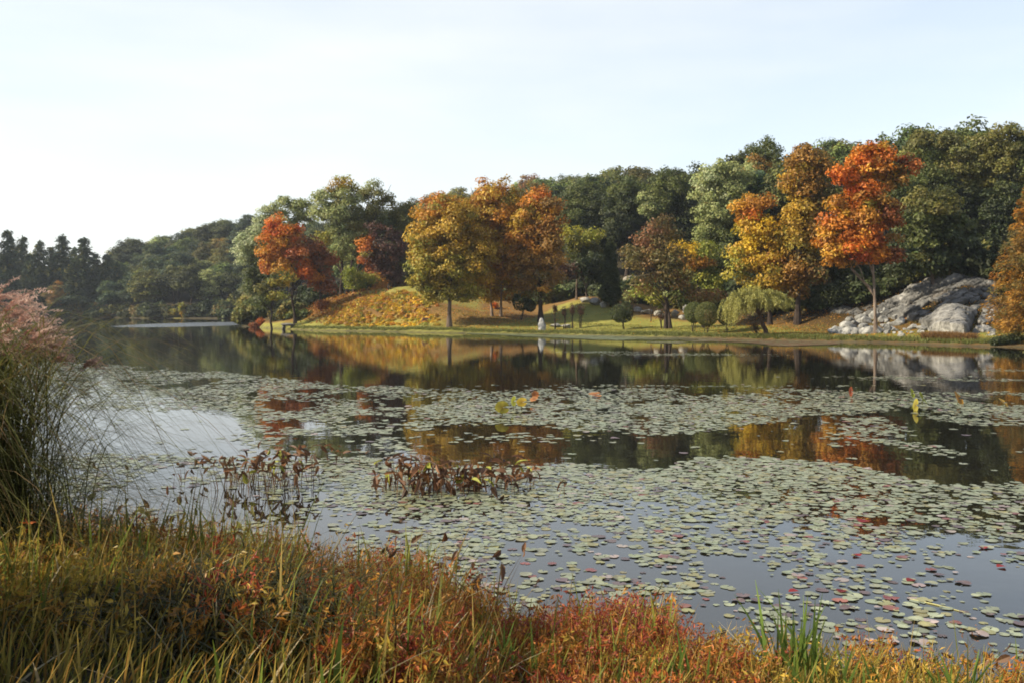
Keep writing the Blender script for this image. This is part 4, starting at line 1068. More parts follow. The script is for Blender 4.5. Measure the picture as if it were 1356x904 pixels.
for v in range(6):
    q = rest[rng.integers(6, size=len(rest)) == v] if False else rest[v::6]
    V, T = shp[v]; a = rng.uniform(0, 6.28, len(q)); tx = rng.normal(size=len(q)) * .010; ty = rng.normal(size=len(q)) * .010
    vx = V[None, :, 0] * np.cos(a)[:, None] - V[None, :, 1] * np.sin(a)[:, None]; vy = V[None, :, 0] * np.sin(a)[:, None] + V[None, :, 1] * np.cos(a)[:, None]
    vz = V[None, :, 2] + vx * tx[:, None] + vy * ty[:, None]
    W = np.stack([vx * rad[q, None] + pts[q, 0, None], vy * rad[q, None] + pts[q, 1, None], vz * rad[q, None] + .003 + .010 * rng.random((len(q), 1))], -1)
    cc = np.array([c for _, c in PADC])[cls[q]] * rng.uniform(.78, 1.2, (len(q), 1)) * rng.uniform(.95, 1.05, (len(q), 3))
    mb.add(W.reshape(-1, 3), (np.arange(len(q))[:, None, None] * len(V) + T[None]).reshape(-1, 3), np.repeat(cc, len(V), 0))
tag(mb.build('lily_pads', M_PAD), 'floating mat of lily pads covering the middle of the lake', 'lily pads', None, 'stuff')
print('pads', n)

# mat of pads and drift against the far bank
px = rng.uniform(620, 1110, 15000); d = -rng.random(15000) ** .9 * np.interp(px, [620, 700, 850, 960, 1040, 1110], [1.5, 9, 17, 16, 14, 6])
Y = shore(px) + d; x = (px - CX) * Y / F
k = (fbm(x * .3, Y * .15, 131) + np.clip(1 + d / 22, 0, 1) * .35 > .62); x, Y, px = x[k], Y[k], px[k]; n = len(x)
V, T = pad_shape(900); r = rng.uniform(.12, .24, n); a = rng.uniform(0, 6.28, n)
vx = V[None, :, 0] * np.cos(a)[:, None] - V[None, :, 1] * np.sin(a)[:, None]; vy = V[None, :, 0] * np.sin(a)[:, None] + V[None, :, 1] * np.cos(a)[:, None]
W = np.stack([vx * r[:, None] + x[:, None], vy * r[:, None] + Y[:, None], np.tile(V[None, :, 2], (n, 1)) * .2 + .01 + .03 * rng.random((n, 1))], -1)
br = np.clip((px - 830) / 120, 0, 1)[:, None] * (rng.random((n, 1)) < .75)
cc = (np.array([[.17, .19, .10]]) * (1 - br) + np.array([[.16, .10, .055]]) * br) * rng.uniform(.7, 1.25, (n, 1))
tag(MB().add(W.reshape(-1, 3), (np.arange(n)[:, None, None] * len(V) + T[None]).reshape(-1, 3), np.repeat(cc, len(V), 0)).build('floating_pads', M_PAD), 'grey green and brown floating pads massed against the far bank', 'lily pads', None, 'stuff')


# ------------------------------------------------------------------ emergent water plants
def wp(px, py, z=0.):
    """point on the water (or at height z) behind a photo pixel"""
    Y = (CAMZ - z) * F / (py - HZ); return np.array([(px - CX) * Y / F, Y, z])


def stalk_parts(t, P, H, lean, W, c0, c1, Q, U, N, L, LW, C, droop, fold):
    """every stalk and every leaf a part of its own"""
    for i in range(len(P)):
        k = slice(i, i + 1)
        mb = MB(); blades(mb, P[k], H[k], lean[k], np.array([W]), np.array([c0]), np.array([c1]), seg=4); mb.build('stem', M_DRYLEAF, t)
        mb = MB(); broad(mb, Q[k], U[k], N[k], L[k], LW[k], C[k], droop, fold); mb.build('leaf', M_DRYLEAF, t)


def pickerel(label, px, py, w, n, hmax, cols, leafL=.15, name='pickerelweed_clump', upright=.5, depth=.35, ground=0., green=.05):
    c = wp(px, py, ground); s = c[1] / F
    t = thing(name, label, 'water plant', c)
    bx = rng.normal(size=n) * w * s * .42; by = rng.normal(size=n) * depth
    P = c + np.stack([bx, by, np.zeros(n)], 1)
    H = hmax * rng.uniform(.45, 1.05, n)
    lean = rng.normal(size=(n, 3)) * np.array([.28, .2, 0]) * H[:, None]
    # bent stalks: their leaves hang
    tipp = P + lean + np.stack([0 * H, 0 * H, H], 1)
    a = rng.uniform(0, 6.28, n); hang = rng.random(n) > upright
    U = np.stack([np.cos(a), np.sin(a), np.where(hang, -1.1, .6) + .3 * rng.normal(size=n)], 1)
    C = np.array(cols)[rng.integers(len(cols), size=n)] * rng.uniform(.7, 1.3, (n, 1))
    g = rng.random(n) < green; C[g] = (.26, .26, .04)
    stalk_parts(t, P - [0, 0, .15], H + .15, lean, .013, (.10, .06, .03), (.13, .06, .03), tipp, U, np.array([0, -.3, 1.]) + .6 * rng.normal(size=(n, 3)), leafL * rng.uniform(.7, 1.35, n), leafL * .40 * rng.uniform(.6, 1.3, n), C, .4, .7)
    return t


RB = [(.14, .062, .028), (.105, .052, .026), (.07, .038, .022), (.18, .085, .035)]
OL = [(.10, .09, .02), (.14, .12, .025), (.10, .05, .025)]
for args in [
    ('bushy left half of the withered brown pickerelweed stand in the open water', 560, 648, 70, 74, .42, RB, .19),
    ('bushy right half of the withered brown pickerelweed stand in the open water', 632, 646, 80, 74, .40, RB, .19),
    ('low front row of the withered brown pickerelweed stand in the open water', 600, 653, 110, 60, .26, RB, .18),
    ('sparse brown stalks at the left end of the central pickerelweed stand', 528, 645, 26, 22, .50, RB, .17),
    ('flopped brown pickerelweed at the right end of the central stand', 688, 640, 36, 20, .26, RB, .2),
    ('tall reddish brown pickerelweed stalks left of the central stand', 372, 646, 44, 80, .60, RB, .17),
    ('thin brown pickerelweed stalks just left of the tall reddish ones', 318, 642, 40, 60, .50, RB, .15),
    ('few bent dark stalks far out left of the pickerelweed stands', 253, 636, 20, 10, .36, RB, .13),
    ('low broken brown stalks between the two pickerelweed stands', 440, 612, 44, 16, .3, RB, .15),
]:
    pickerel(*args)


def lone(label, px, py0, py1, lean, L, W, c, name='emergent_leaf', ground=0., ang=None):
    """one stalk with one leaf: foot at py0, leaf at py1"""
    p = wp(px, py0, ground); s = p[1] / F; t = thing(name, label, 'water plant', p); h = (py0 - py1) * s; st = MB(); lf = MB()
    l = np.array([[lean * s, 0, 0.]])
    blades(st, p[None] - [[0, 0, .1]], np.array([h + .1]), l, np.array([.014]), np.array([[.12, .09, .03]]), np.array([[.14, .10, .03]]), face=np.array([[1., 0, 0]]), seg=5)
    a = rng.uniform(-.6, .6) if ang is None else ang
    broad(lf, p[None] + l + [[0, 0, h]], np.array([[math.sin(a) * .8, -.25, math.cos(a)]]), np.array([[.25, -1, .1]]), np.array([L]), np.array([W]), np.array([c]), droop=.1, fold=.35)
    st.build('stem', M_GRASS, t); lf.build('leaf', M_GRASS, t)


def raised_pad(label, px, py, r, tilt, c, yaw=0., dz=.22):
    """a lily leaf standing clear of the water on its own stalk"""
    Y = (CAMZ - dz) * F / (py - HZ); p = np.array([(px - CX) * Y / F, Y, 0]); t = thing('raised_lily_leaf', label, 'lily leaf', p)
    V, T = pad_shape(int(px), .2); V = V * r * (np.array([.55, 1.2, 1]) if px > 1000 else 1)
    cx, sx = math.cos(tilt), math.sin(tilt); V = np.stack([V[:, 0], V[:, 1] * cx - V[:, 2] * sx, V[:, 1] * sx + V[:, 2] * cx], 1)
    cy_, sy = math.cos(yaw), math.sin(yaw); V = np.stack([V[:, 0] * cy_ - V[:, 1] * sy, V[:, 0] * sy + V[:, 1] * cy_, V[:, 2]], 1)
    lf = MB().add(V + p + [0, 0, dz], T, np.tile([c], (len(V), 1)) * np.concatenate([[[.55, .45, .6]], np.ones((SEG, 3))])); lf.build('leaf', M_GRASS, t)
    st = MB(); tube(st, [p + [0, .05, -.1], p + [0, .03, dz * .5], p + [0, 0, dz]], [.012, .01, .008], 5, (.14, .14, .04)); st.build('stem', M_GRASS, t)


YL = (.30, .26, .035)
for a in [('large bright yellow lily leaf standing upright in the middle of the pads', 665, 539, .20, 1.15, YL, .15, .25), ('smaller yellow lily leaf with an orange centre right of the largest one', 691, 532, .17, .75, (.36, .26, .03), -.1, .25),
          ('yellow green lily leaf seen edge on between the two yellow ones', 680, 531, .16, 1.5, (.34, .36, .05), 1.1, .25), ('orange brown curled lily leaf right above the smaller yellow one', 709, 522, .15, .9, (.42, .16, .05), .3, .2),
          ('orange tan lily leaf just below the curled one beside the yellow pair', 707, 528, .14, .5, (.42, .20, .08), -.5, .16), ('pale lime lily leaf tilted left on the right hand pads', 1222, 527, .19, 1.0, (.30, .32, .05), .8, .22), ('yellow lily leaf drooping below the lime one', 1213, 536, .17, 1.35, (.34, .29, .04), -.9, .16),
          ('small lime lily leaf standing behind the tilted lime one', 1208, 520, .14, 1.2, (.30, .34, .05), .2, .2), ('orange folded lily leaf alone right of the lime leaves', 1269, 527, .22, 1.0, (.42, .22, .04), .5, .18), ('ochre lily leaf lying low near the right edge of the view', 1329, 533, .18, .7, (.36, .24, .06), .5, .12),
          ('dark red brown curled leaf standing on the pads below the orange maple', 1127, 518, .15, 1.1, (.25, .07, .03), -.3, .16), ('orange leaf lying on the pads right of centre', 788, 522, .22, .3, (.45, .22, .09), .3, .08)]:
    raised_pad(*a)
for a in [('dark upright leaf on a stalk furthest left in the open water', 168, 640, 622, 2, .13, .05, (.10, .07, .03)), ('dark narrow leaf leaning on the open water near the left plumes', 130, 632, 620, -4, .14, .05, (.09, .06, .03)),
          ('olive spear shaped leaf standing below the reddish stalks', 324, 680, 640, 3, .16, .075, (.24, .22, .03)), ('dark spear leaf on a tall stalk above the left bank weeds', 235, 690, 668, 2, .14, .06, (.12, .07, .03)),
          ('brown twisted leaf bent right over the left bank weeds', 205, 695, 672, -8, .15, .06, (.13, .07, .03)), ('long brown pointed leaf lying over the water above the bank', 212, 668, 655, 10, .16, .04, (.20, .07, .03))]:
    lone(*a)

# crimson leaves drifting near the bank
for i, (px, py, lab) in enumerate([(1138, 737, 'dark crimson fallen leaf drifting near the open blue water'), (1057, 783, 'bright red fallen leaf beside a pale pad near the bank'), (1112, 785, 'red and pink fallen leaf drifting right of the bright red one'),
                                   (1210, 768, 'crimson curled leaf drifting among the green pads'), (1140, 692, 'wide rusty red leaf floating at the edge of the tree reflections'), (1303, 727, 'small red leaf floating on the pads close to the right edge'), (1330, 750, 'orange red leaf floating flat by the right edge')]):
    p = wp(px, py); mb = MB()
    m = 1; a = rng.uniform(0, 6.28, m)
    broad(mb, np.tile(p + [0, 0, .012], (m, 1)), np.stack([np.cos(a), np.sin(a), .04 + 0 * a], 1), np.tile([[0, 0, 1.]], (m, 1)), np.full(m, .2 if 'wide' in lab else .12), np.full(m, .2 if 'wide' in lab else .11), np.tile([[.24, .03, .03]], (m, 1)) * rng.uniform(.6, 1.1, (m, 1)), droop=.05, fold=.25)
    tag(mb.build('red_leaf', M_DRYLEAF, origin=tuple(p)), lab, 'leaf')
# the straw lying on the water
p = wp(1205, 793); q = wp(1283, 812); mb = MB(); tube(mb, [p + [0, 0, .004], (p + q) / 2 + [0, .03, .006], q + [0, 0, .004]], [.008, .008, .004], 5, (.5, .47, .2))
tag(mb.build('straw_stalk', M_GRASS, origin=tuple(p)), 'long pale straw stalk lying on the water near the right bank', 'straw')

# ------------------------------------------------------------------ bank vegetation
VEG_END = lambda px: np.interp(px, [-200, 0, 200, 300, 350, 450, 560, 620, 680, 720, 800, 880, 920, 1000, 1100, 1356, 1500], [11.8, 11.6, 11.0, 11.0, 10.8, 10.4, 10.1, 9.5, 8.6, 8.9, 9.3, 9.3, 8.3, 8.1, 8.2, 7.7, 7.6])


def bank_pts(n, y0=4.2, edge=0., xlim=(-.62, .62)):
    y = np.sqrt(rng.uniform(y0 ** 2, 12 ** 2, n * 2)); x = rng.uniform(xlim[0], xlim[1], n * 2) * (y + .3)
    px = CX + F * x / y; k = y < VEG_END(px) + edge + .5 * (fbm(x * 1.6, y * 1.6, 151) - .5) * 2
    x, y = x[k][:n], y[k][:n]
    return np.stack([x, y, np.maximum(bank_h(x, y), -.12) - .02], 1)


def veg_scale(P):
    """how tall things stand: lower toward the right and towards the viewer"""
    px = CX + F * P[:, 0] / P[:, 1]
    return np.interp(px, [0, 350, 620, 720, 1000, 1356], [1.6, 1.5, 1.2, .95, .9, .9]) * np.interp(P[:, 1], [4.2, 6.5, 8], [.35, .8, 1.])


def grass_stuff(name, label, cat, n, H, W, c0, c1, clumpy=0., spread=.35, y0=3.7, seg=4, edge=0., mask=None, mat=M_GRASS, droop=1.7):
    P = bank_pts(n, y0, edge)
    if clumpy:
        k = fbm(P[:, 0] * 1.3, P[:, 1] * 1.3, int(H * 1000)) > clumpy; P = P[k]
    if mask is not None: P = P[mask(P)]
    m = len(P); h = H * rng.uniform(.45, 1.15, m) * veg_scale(P)
    i0 = rng.integers(len(c0), size=m)
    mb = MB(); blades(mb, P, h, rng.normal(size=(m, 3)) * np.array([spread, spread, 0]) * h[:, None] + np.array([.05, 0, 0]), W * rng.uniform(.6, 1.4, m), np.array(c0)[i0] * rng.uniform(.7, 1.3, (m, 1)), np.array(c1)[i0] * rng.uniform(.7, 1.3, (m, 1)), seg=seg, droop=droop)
    return tag(mb.build(name, mat), label, cat, None, 'stuff')


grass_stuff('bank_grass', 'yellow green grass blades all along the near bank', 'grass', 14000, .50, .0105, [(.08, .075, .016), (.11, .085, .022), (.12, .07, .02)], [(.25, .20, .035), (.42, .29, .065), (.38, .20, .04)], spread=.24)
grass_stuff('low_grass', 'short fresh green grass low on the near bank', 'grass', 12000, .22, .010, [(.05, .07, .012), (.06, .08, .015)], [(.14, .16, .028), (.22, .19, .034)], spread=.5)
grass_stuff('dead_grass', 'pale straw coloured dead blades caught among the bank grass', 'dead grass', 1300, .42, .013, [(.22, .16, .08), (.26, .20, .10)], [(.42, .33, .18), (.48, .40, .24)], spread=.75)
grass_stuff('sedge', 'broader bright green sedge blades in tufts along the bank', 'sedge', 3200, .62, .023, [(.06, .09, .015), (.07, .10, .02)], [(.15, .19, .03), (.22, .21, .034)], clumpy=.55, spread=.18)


def weeds(name, label, n, H, pals, leaf, per, clumpy, seed, edge=0., bias=None, y0=4.6):
    """upright branching weeds: thin stems with many small leaves"""
    P = bank_pts(n, y0, edge)
    k = fbm(P[:, 0] * .9, P[:, 1] * .9, seed) > clumpy
    if bias is not None: k &= rng.random(len(P)) < bias(CX + F * P[:, 0] / P[:, 1])
    P = P[k]; m = len(P); h = H * rng.uniform(.5, 1.15, m) * veg_scale(P)
    lean = rng.normal(size=(m, 3)) * np.array([.22, .22, 0]) * h[:, None]
    c = np.array(pals)[rng.integers(len(pals), size=m)] * rng.uniform(.75, 1.25, (m, 1))
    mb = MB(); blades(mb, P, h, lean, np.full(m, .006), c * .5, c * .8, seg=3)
    i = np.repeat(np.arange(m), per); t = rng.uniform(.12, 1.02, len(i))
    Q = P[i] + lean[i] * (t ** 1.7)[:, None]; Q[:, 2] += h[i] * t
    Q += rng.normal(size=Q.shape) * np.array([.045, .045, .025]) * (1.2 - .6 * t)[:, None]
    T = rng.normal(size=Q.shape) + np.array([0, 0, .9])
    leaves(mb, Q, rng.normal(size=Q.shape) + np.array([0, -.2, .5]), leaf * rng.uniform(.5, 1.4, len(i)), c[i] * rng.uniform(.65, 1.35, (len(i), 1)), asp=.30, T=T)
    return tag(mb.build(name, M_LEAF), label, 'weeds', None, 'stuff')


RU = [(.34, .09, .02), (.40, .14, .026), (.25, .05, .022), (.36, .16, .03)]
YE = [(.40, .26, .04), (.34, .24, .035), (.42, .20, .03)]
weeds('rusty_weeds', 'rusty red leafy weeds in drifts along the near bank', 4200, .46, RU, .026, 48, .42, 161, edge=.25, bias=lambda p: np.interp(p, [0, 250, 420, 700, 950, 1356], [.45, .45, .7, .95, .9, .6]))
grass_stuff('tall_reeds', 'scattered tall green and straw reeds standing above the bank weeds', 'reeds', 330, .78, .016, [(.08, .09, .016), (.12, .09, .025)], [(.20, .21, .04), (.36, .26, .08)], spread=.16, edge=.1)
weeds('golden_weeds', 'golden yellow leafy weeds mixed through the near bank', 2300, .44, YE, .026, 44, .45, 171)
weeds('green_weeds', 'low green leafy weeds at the foot of the near bank', 900, .30, [(.12, .17, .03), (.16, .19, .035)], .026, 34, .46, 181)
weeds('water_edge_weeds', 'sparse thin weeds standing in the shallow water along the bank', 420, .36, [(.24, .10, .03), (.22, .17, .04), (.16, .15, .03)], .018, 22, .3, 201, edge=.9, y0=7.6)
weeds('crimson_weeds', 'crimson fringe of weeds at the water edge right of centre', 1500, .46, [(.30, .06, .035), (.26, .05, .05), (.36, .10, .05)], .023, 42, .3, 191, edge=.3, bias=lambda p: np.where((p > 690) & (p < 930), 1, .06), y0=7.2)

# iris clumps and the tall single plants standing out of the bank
for px, Y, n, h, lab in ((1050, 7.6, 34, .74, 'tallest clump of broad green iris blades in the right bank grass'), (1085, 7.0, 20, .5, 'shorter spreading iris clump in front of the tallest one'), (1148, 7.1, 16, .5, 'sparse yellow green iris clump right of the tallest one'),
                         (1268, 6.9, 16, .55, 'iris clump with one blade tall above the weeds near the right edge'), (900, 7.1, 14, .5, 'upright iris clump in the weeds right of centre'), (312, 10.3, 18, .62, 'slim upright green iris clump at the water edge on the left'),
                         (668, 7.2, 14, .55, 'iris clump in the weeds below the gap of open water'), (360, 8.2, 16, .62, 'yellow green iris clump in the weeds on the left'), (215, 9.6, 16, .6, 'pale green iris clump at the left water edge under the spear leaves')):
    x = (px - CX) * Y / F; z = float(bank_h(np.array([x]), np.array([Y]))[0]); b = np.array([x, Y, max(z, -.1)])
    t = thing('iris_clump', lab, 'iris', b)
    P = b + rng.normal(size=(n, 3)) * np.array([.09, .07, 0]); hh = h * rng.uniform(.55, 1.1, n)
    mb = MB(); a = rng.normal(size=n) * .5
    blades(mb, P, hh, np.stack([rng.normal(size=n) * .22 * hh, rng.normal(size=n) * .15 * hh, 0 * hh], 1), rng.uniform(.022, .036, n), np.tile([[.05, .085, .015]], (n, 1)) * rng.uniform(.8, 1.2, (n, 1)), np.tile([[.13, .19, .035]], (n, 1)) * rng.uniform(.75, 1.4, (n, 1)),
           face=np.stack([np.cos(a), np.sin(a), 0 * a], 1), seg=5)
    mb.build('blade_fan', M_GRASS, t)


def bank_plant(label, px, Y, n, hmax, cols, leafL, w=.25, upright=.4):
    x = (px - CX) * Y / F; z = float(bank_h(np.array([x]), np.array([Y]))[0]); b = np.array([x, Y, max(z, -.1)])
    if Y > 8.6: hmax, leafL, n = hmax * 1.3, leafL * .66, int(n * 1.5)
    t = thing('withered_plant', label, 'withered plant', b)
    P = b + rng.normal(size=(n, 3)) * np.array([w, .15, 0]); H = hmax * rng.uniform(.6, 1.08, n); lean = rng.normal(size=(n, 3)) * np.array([.22, .15, 0]) * H[:, None]
    a = rng.uniform(0, 6.28, n); hang = rng.random(n) > upright
    U = np.stack([np.cos(a), np.sin(a), np.where(hang, -.8, .9) + .3 * rng.normal(size=n)], 1); C = np.array(cols)[rng.integers(len(cols), size=n)] * rng.uniform(.7, 1.3, (n, 1))
    stalk_parts(t, P, H, lean, .015, (.09, .06, .02), (.14, .08, .03), P + lean + np.stack([0 * H, 0 * H, H], 1), U, np.array([.2, -.8, .6]) + .5 * rng.normal(size=(n, 3)), leafL * rng.uniform(.75, 1.3, n), leafL * .42 * rng.uniform(.7, 1.2, n), C, .3, .5)


for a in [('withered brown plant with folded leaves at the water edge left of centre', 560, 9.7, 14, .55, RB, .20), ('withered brown plant with one tall bent leaf in front of the open gap', 655, 8.7, 10, .62, RB, .19),
          ('olive and brown spear leaved plant highest on the left bank', 290, 10.6, 9, .62, OL, .19), ('olive leaved plant with two upright leaves under the plumes', 165, 10.4, 10, .62, OL, .19), ('dark leaved plant at the far left of the bank under the tall grass', 75, 9.5, 10, .7, OL, .19),
          ('yellow orange leaf plant low in the gap of open water', 672, 8.2, 4, .3, [(.42, .22, .03)], .15), ('dark withered stalks at the water edge on the right', 1290, 8.0, 10, .30, RB, .12, .35), ('withered brown plant in the weeds left of the open gap', 505, 10.0, 10, .5, RB, .17),
          ('dark withered stalks in the water beside the crimson weeds', 940, 8.5, 9, .28, RB, .1, .3), ('brown withered stalks behind the tallest iris clump', 1180, 8.2, 9, .30, RB, .11, .3)]:
    bank_plant(*a)


# ------------------------------------------------------------------ tall plume grass on the left
def plume_grass(label, px, Y, h, n_bl, plumes, reach, tone=1.):
    x = (px - CX) * Y / F; z = float(bank_h(np.array([x]), np.array([Y]))[0]); b = np.array([x, Y, z - .05])
    t = thing('plume_grass', label, 'ornamental grass', b); mb = MB()
    P = b + rng.normal(size=(n_bl, 3)) * np.array([.36, .3, 0]); H = h * rng.uniform(.25, 1.0, n_bl)
    d = rng.uniform(0, 6.28, n_bl); rr = reach * rng.uniform(.3, 2.2, n_bl)
    # arching blades: up, then over and down
    tt = np.linspace(0, 1, 11); ctr = P[:, None] + np.stack([np.cos(d), np.sin(d), 0 * d], 1)[:, None] * (rr[:, None] * tt[None] ** 1.8)[..., None]
    sag = rng.uniform(.3, 1.25, n_bl); ctr[..., 2] += H[:, None] * (tt[None] * (1 + sag[:, None]) - 1.6 * sag[:, None] * tt[None] ** 2.4)
    w = rng.uniform(.005, .010, n_bl)[:, None] * (1 - tt ** 3)[None] * .5 + .0008
    fx = np.stack([-np.sin(d), np.cos(d), 0 * d], 1)
    V = np.stack([ctr - fx[:, None] * w[..., None], ctr + fx[:, None] * w[..., None]], 2).reshape(-1, 3)
    q = (np.arange(n_bl) * 22)[:, None] + (np.arange(10) * 2)[None]; Fc = np.stack([q, q + 1, q + 3, q + 2], -1).reshape(-1, 4)
    c0 = np.array([.045, .055, .015]) * rng.uniform(.7, 1.4, (n_bl, 1)); c1 = np.array([.14, .13, .035]) * rng.uniform(.6, 1.4, (n_bl, 1)); old = rng.random(n_bl) < .22; c1[old] = (.24, .15, .06)
    C = (c0[:, None] * (1 - tt)[None, :, None] + c1[:, None] * tt[None, :, None]) * tone
    mb.add(V, Fc, np.repeat(C, 2, 1).reshape(-1, 3)); mb.build('blades', M_GRASS, t)
    for (tx, ty, dy, L, dirx) in plumes:
        L *= 1.2
        tip = at(tx, ty, Y + dy); foot = b + rng.normal(size=3) * np.array([.12, .12, 0])
        stem = MB(); k = np.linspace(0, 1, 7)[:, None]; pts = foot * (1 - k) + tip * k; pts[:, 0] -= (tip[0] - foot[0]) * .35 * np.sin(k[:, 0] * np.pi) * .5
        tube(stem, pts, np.linspace(.006, .003, 7), 4, (.20, .15, .06)); stem.build('stalk', M_GRASS, t)
        pl = MB(); ns = 10; a = rng.normal(size=ns) * .34
        for j in range(ns):
            f = rng.uniform(-.15, .35); o = tip + np.array([dirx * f * L * .4, 0, f * L * .5])
            u = norm(np.array([dirx * rng.uniform(.5, 1.4), rng.normal() * .35, rng.uniform(-.1, 1.0)])); l = L * rng.uniform(.6, 1.1)
            m = 46; s = np.linspace(0, 1, m); X = o + u * (s * l)[:, None]; X[:, 2] -= .30 * l * s ** 2; X += rng.normal(size=X.shape) * .0045
            cc = np.array([.36, .17, .12]) * rng.uniform(.7, 1.3); cc = cc * (1 - s[:, None]) + np.array([.66, .48, .39]) * s[:, None] * rng.uniform(.6, 1.2)
            leaves(pl, X, rng.normal(size=(m, 3)), .0125 * rng.uniform(.6, 1.4, m), cc, asp=.24, T=u + .5 * rng.normal(size=(m, 3)))
        pl.build('plume', M_PLUME, t)


plume_grass('tall plume grass with pinkish feathery heads cut by the left edge of the view', -110, 7.2, 2.95, 4600,
            [(-10, 400, .1, .28, 1), (8, 410, -.1, .27, 1), (-6, 425, .2, .28, 1), (20, 430, 0, .26, 1), (2, 448, -.15, .28, 1), (28, 448, .1, .26, 1), (34, 460, -.2, .24, 1), (10, 465, .2, .26, 1), (-20, 440, .3, .28, 1), (46, 462, .05, .22, 1), (-25, 405, .15, .28, 1),
             (112, 484, .2, .13, 1), (-40, 420, .2, .28, 1), (-30, 460, -.2, .26, 1), (-8, 470, .1, .26, 1), (-60, 415, 0, .28, 1), (14, 420, .25, .25, 1), (38, 452, .3, .24, 1), (60, 468, .1, .2, 1), (52, 446, .2, .22, 1), (70, 478, .2, .16, 1)], 1.25)
plume_grass('low dense arching grass clump in shade right of the tall plume grass', 235, 5.2, .45, 1300, [], .45, .45)  # tone dims the blades, putting the corner's shade into their colour

# an unseen shrub, added left of the view to shade the bank's lower corner
b = np.array([-3.5, 4.3, float(bank_h(np.array([-3.5]), np.array([4.3]))[0])]); t = thing('bank_shade_shrub', 'dense dark green shrub added unseen past the left edge to shade the near bank', 'shrub', b)
B = [(b + np.array(c), np.array(r), 'dark') for c, r in (((0, 0, .55), (.7, .75, .55)), ((.0, .2, .9), (.65, .7, .5)), ((-.4, -.1, 1.0), (.7, .7, .5)), ((-.25, .1, 1.3), (.55, .55, .35)))]
mb = MB(); ce = crown_leaves(mb, B, .035, .26, 1.1, 110); mb.build('crown', M_LEAF, t); mb = MB()
for k in range(7): tube(mb, bend(b + rng.normal(size=3) * np.array([.12, .12, 0]) - [0, 0, .2], ce[k % 4][k], 0, 6), np.linspace(.035, .008, 6), 5, DARKBARK)
mb.build('stem', M_BARK, t)

# ------------------------------------------------------------------ haze
m = bpy.data.materials.new('haze'); m.use_nodes = True; tt_ = m.node_tree; tt_.nodes.remove(tt_.nodes['Principled BSDF'])
pv = tt_.nodes.new('ShaderNodeVolumePrincipled'); pv.inputs['Color'].default_value = (.80, .88, 1, 1); pv.inputs['Density'].default_value = .00014; pv.inputs['Anisotropy'].default_value = .2
tt_.links.new(pv.outputs[0], tt_.nodes['Material Output'].inputs['Volume'])
X0, X1, Y0_, Y1_, Z0, Z1 = -905, 705, -62, 905, -3.5, 80
hb = MB().add([(x, y, z) for x in (X0, X1) for y in (Y0_, Y1_) for z in (Z0, Z1)], np.array([(0, 1, 3, 2), (4, 6, 7, 5), (0, 4, 5, 1), (2, 3, 7, 6), (0, 2, 6, 4), (1, 5, 7, 3)])).build('haze', m)
tag(hb, 'thin blue haze over the lake and hills', 'haze', None, 'stuff')

# ------------------------------------------------------------------ sky, sun, camera
w = bpy.data.worlds.new('World'); S.world = w; w.use_nodes = True; t = w.node_tree
bg = t.nodes['Background']; sky = t.nodes.new('ShaderNodeTexSky'); sky.sky_type = 'NISHITA'; sky.sun_disc = False
sky.sun_elevation = SUN_EL; sky.sun_rotation = SUN_AZ % (2 * math.pi); sky.air_density = 1.0; sky.dust_density = 1.0; sky.ozone_density = 1.2; sky.altitude = 100
# thin high veil of cloud, uneven
tc = t.nodes.new('ShaderNodeTexCoord'); mp = t.nodes.new('ShaderNodeMapping'); mp.inputs['Scale'].default_value = (1, 1, 4.5); mp.inputs['Location'].default_value = (.6, .3, .2)
nz = t.nodes.new('ShaderNodeTexNoise'); nz.inputs['Scale'].default_value = 1.6; nz.inputs['Detail'].default_value = 5
rp = t.nodes.new('ShaderNodeMapRange'); rp.inputs[1].default_value = .36; rp.inputs[2].default_value = .66; rp.inputs[3].default_value = .62; rp.inputs[4].default_value = 1.1
sx = t.nodes.new('ShaderNodeSeparateXYZ'); el = t.nodes.new('ShaderNodeMapRange'); el.inputs[1].default_value = .0; el.inputs[2].default_value = .5; el.inputs[3].default_value = .9; el.inputs[4].default_value = .60
mu = t.nodes.new('ShaderNodeMath'); mu.operation = 'MULTIPLY'; mu.use_clamp = True
mx = t.nodes.new('ShaderNodeMix'); mx.data_type = 'RGBA'; mx.inputs[7].default_value = (4.95, 5.02, 4.92, 1)
t.links.new(tc.outputs['Generated'], mp.inputs[0]); t.links.new(mp.outputs[0], nz.inputs['Vector']); t.links.new(nz.outputs['Fac'], rp.inputs[0])
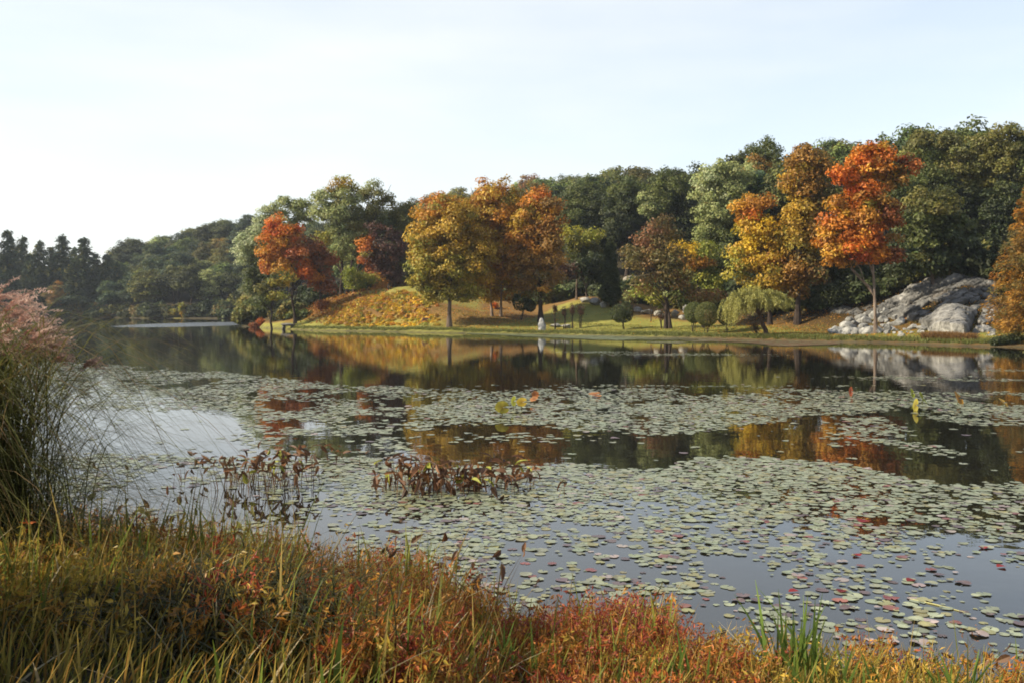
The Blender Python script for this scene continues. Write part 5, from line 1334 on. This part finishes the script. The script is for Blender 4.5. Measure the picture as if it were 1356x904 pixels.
t.links.new(tc.outputs['Generated'], sx.inputs[0]); t.links.new(sx.outputs['Z'], el.inputs[0]); e2 = t.nodes.new('ShaderNodeMapRange'); e2.inputs[1].default_value = .42; e2.inputs[2].default_value = .8; e2.inputs[3].default_value = 1.; e2.inputs[4].default_value = .06
m3 = t.nodes.new('ShaderNodeMath'); m3.operation = 'MULTIPLY'; t.links.new(sx.outputs['Z'], e2.inputs[0]); t.links.new(e2.outputs[0], m3.inputs[0]); t.links.new(el.outputs[0], m3.inputs[1])
t.links.new(m3.outputs[0], mu.inputs[0]); t.links.new(rp.outputs[0], mu.inputs[1]); t.links.new(mu.outputs[0], mx.inputs[0])
t.links.new(sky.outputs[0], mx.inputs[6]); t.links.new(mx.outputs[2], bg.inputs['Color']); bg.inputs['Strength'].default_value = .12

sl_ = bpy.data.lights.new('sun', 'SUN'); sl_.energy = 5.0; sl_.angle = R(.53); sl_.color = (1, .90, .70)
so = bpy.data.objects.new('sun', sl_); COL.objects.link(so); so.rotation_euler = SUNDIR.to_track_quat('Z', 'Y').to_euler(); so.location = (-60, 0, 80)

cam = bpy.data.cameras.new('camera'); cam.sensor_width = 36; cam.lens = 36 * F / 1356; cam.shift_y = -(452 - HZ) / 1356; cam.clip_end = 3000; cam.clip_start = .05
co = bpy.data.objects.new('camera', cam); COL.objects.link(co); co.location = (0, 0, CAMZ); co.rotation_euler = (R(90), 0, 0); S.camera = co

S.view_settings.view_transform = 'Standard'; S.view_settings.look = 'None'; S.view_settings.gamma = 1; S.view_settings.exposure = .9; S.view_settings.use_curve_mapping = False
S.render.engine = 'CYCLES'; S.cycles.max_bounces = 6; S.cycles.diffuse_bounces = 3; S.cycles.glossy_bounces = 3; S.cycles.transmission_bounces = 4; S.cycles.transparent_max_bounces = 4
S.cycles.caustics_reflective = False; S.cycles.caustics_refractive = False; S.cycles.sample_clamp_indirect = 4
S.cycles.use_denoising = True; S.cycles.denoiser = 'OPENIMAGEDENOISE'; S.cycles.filter_width = 1.8
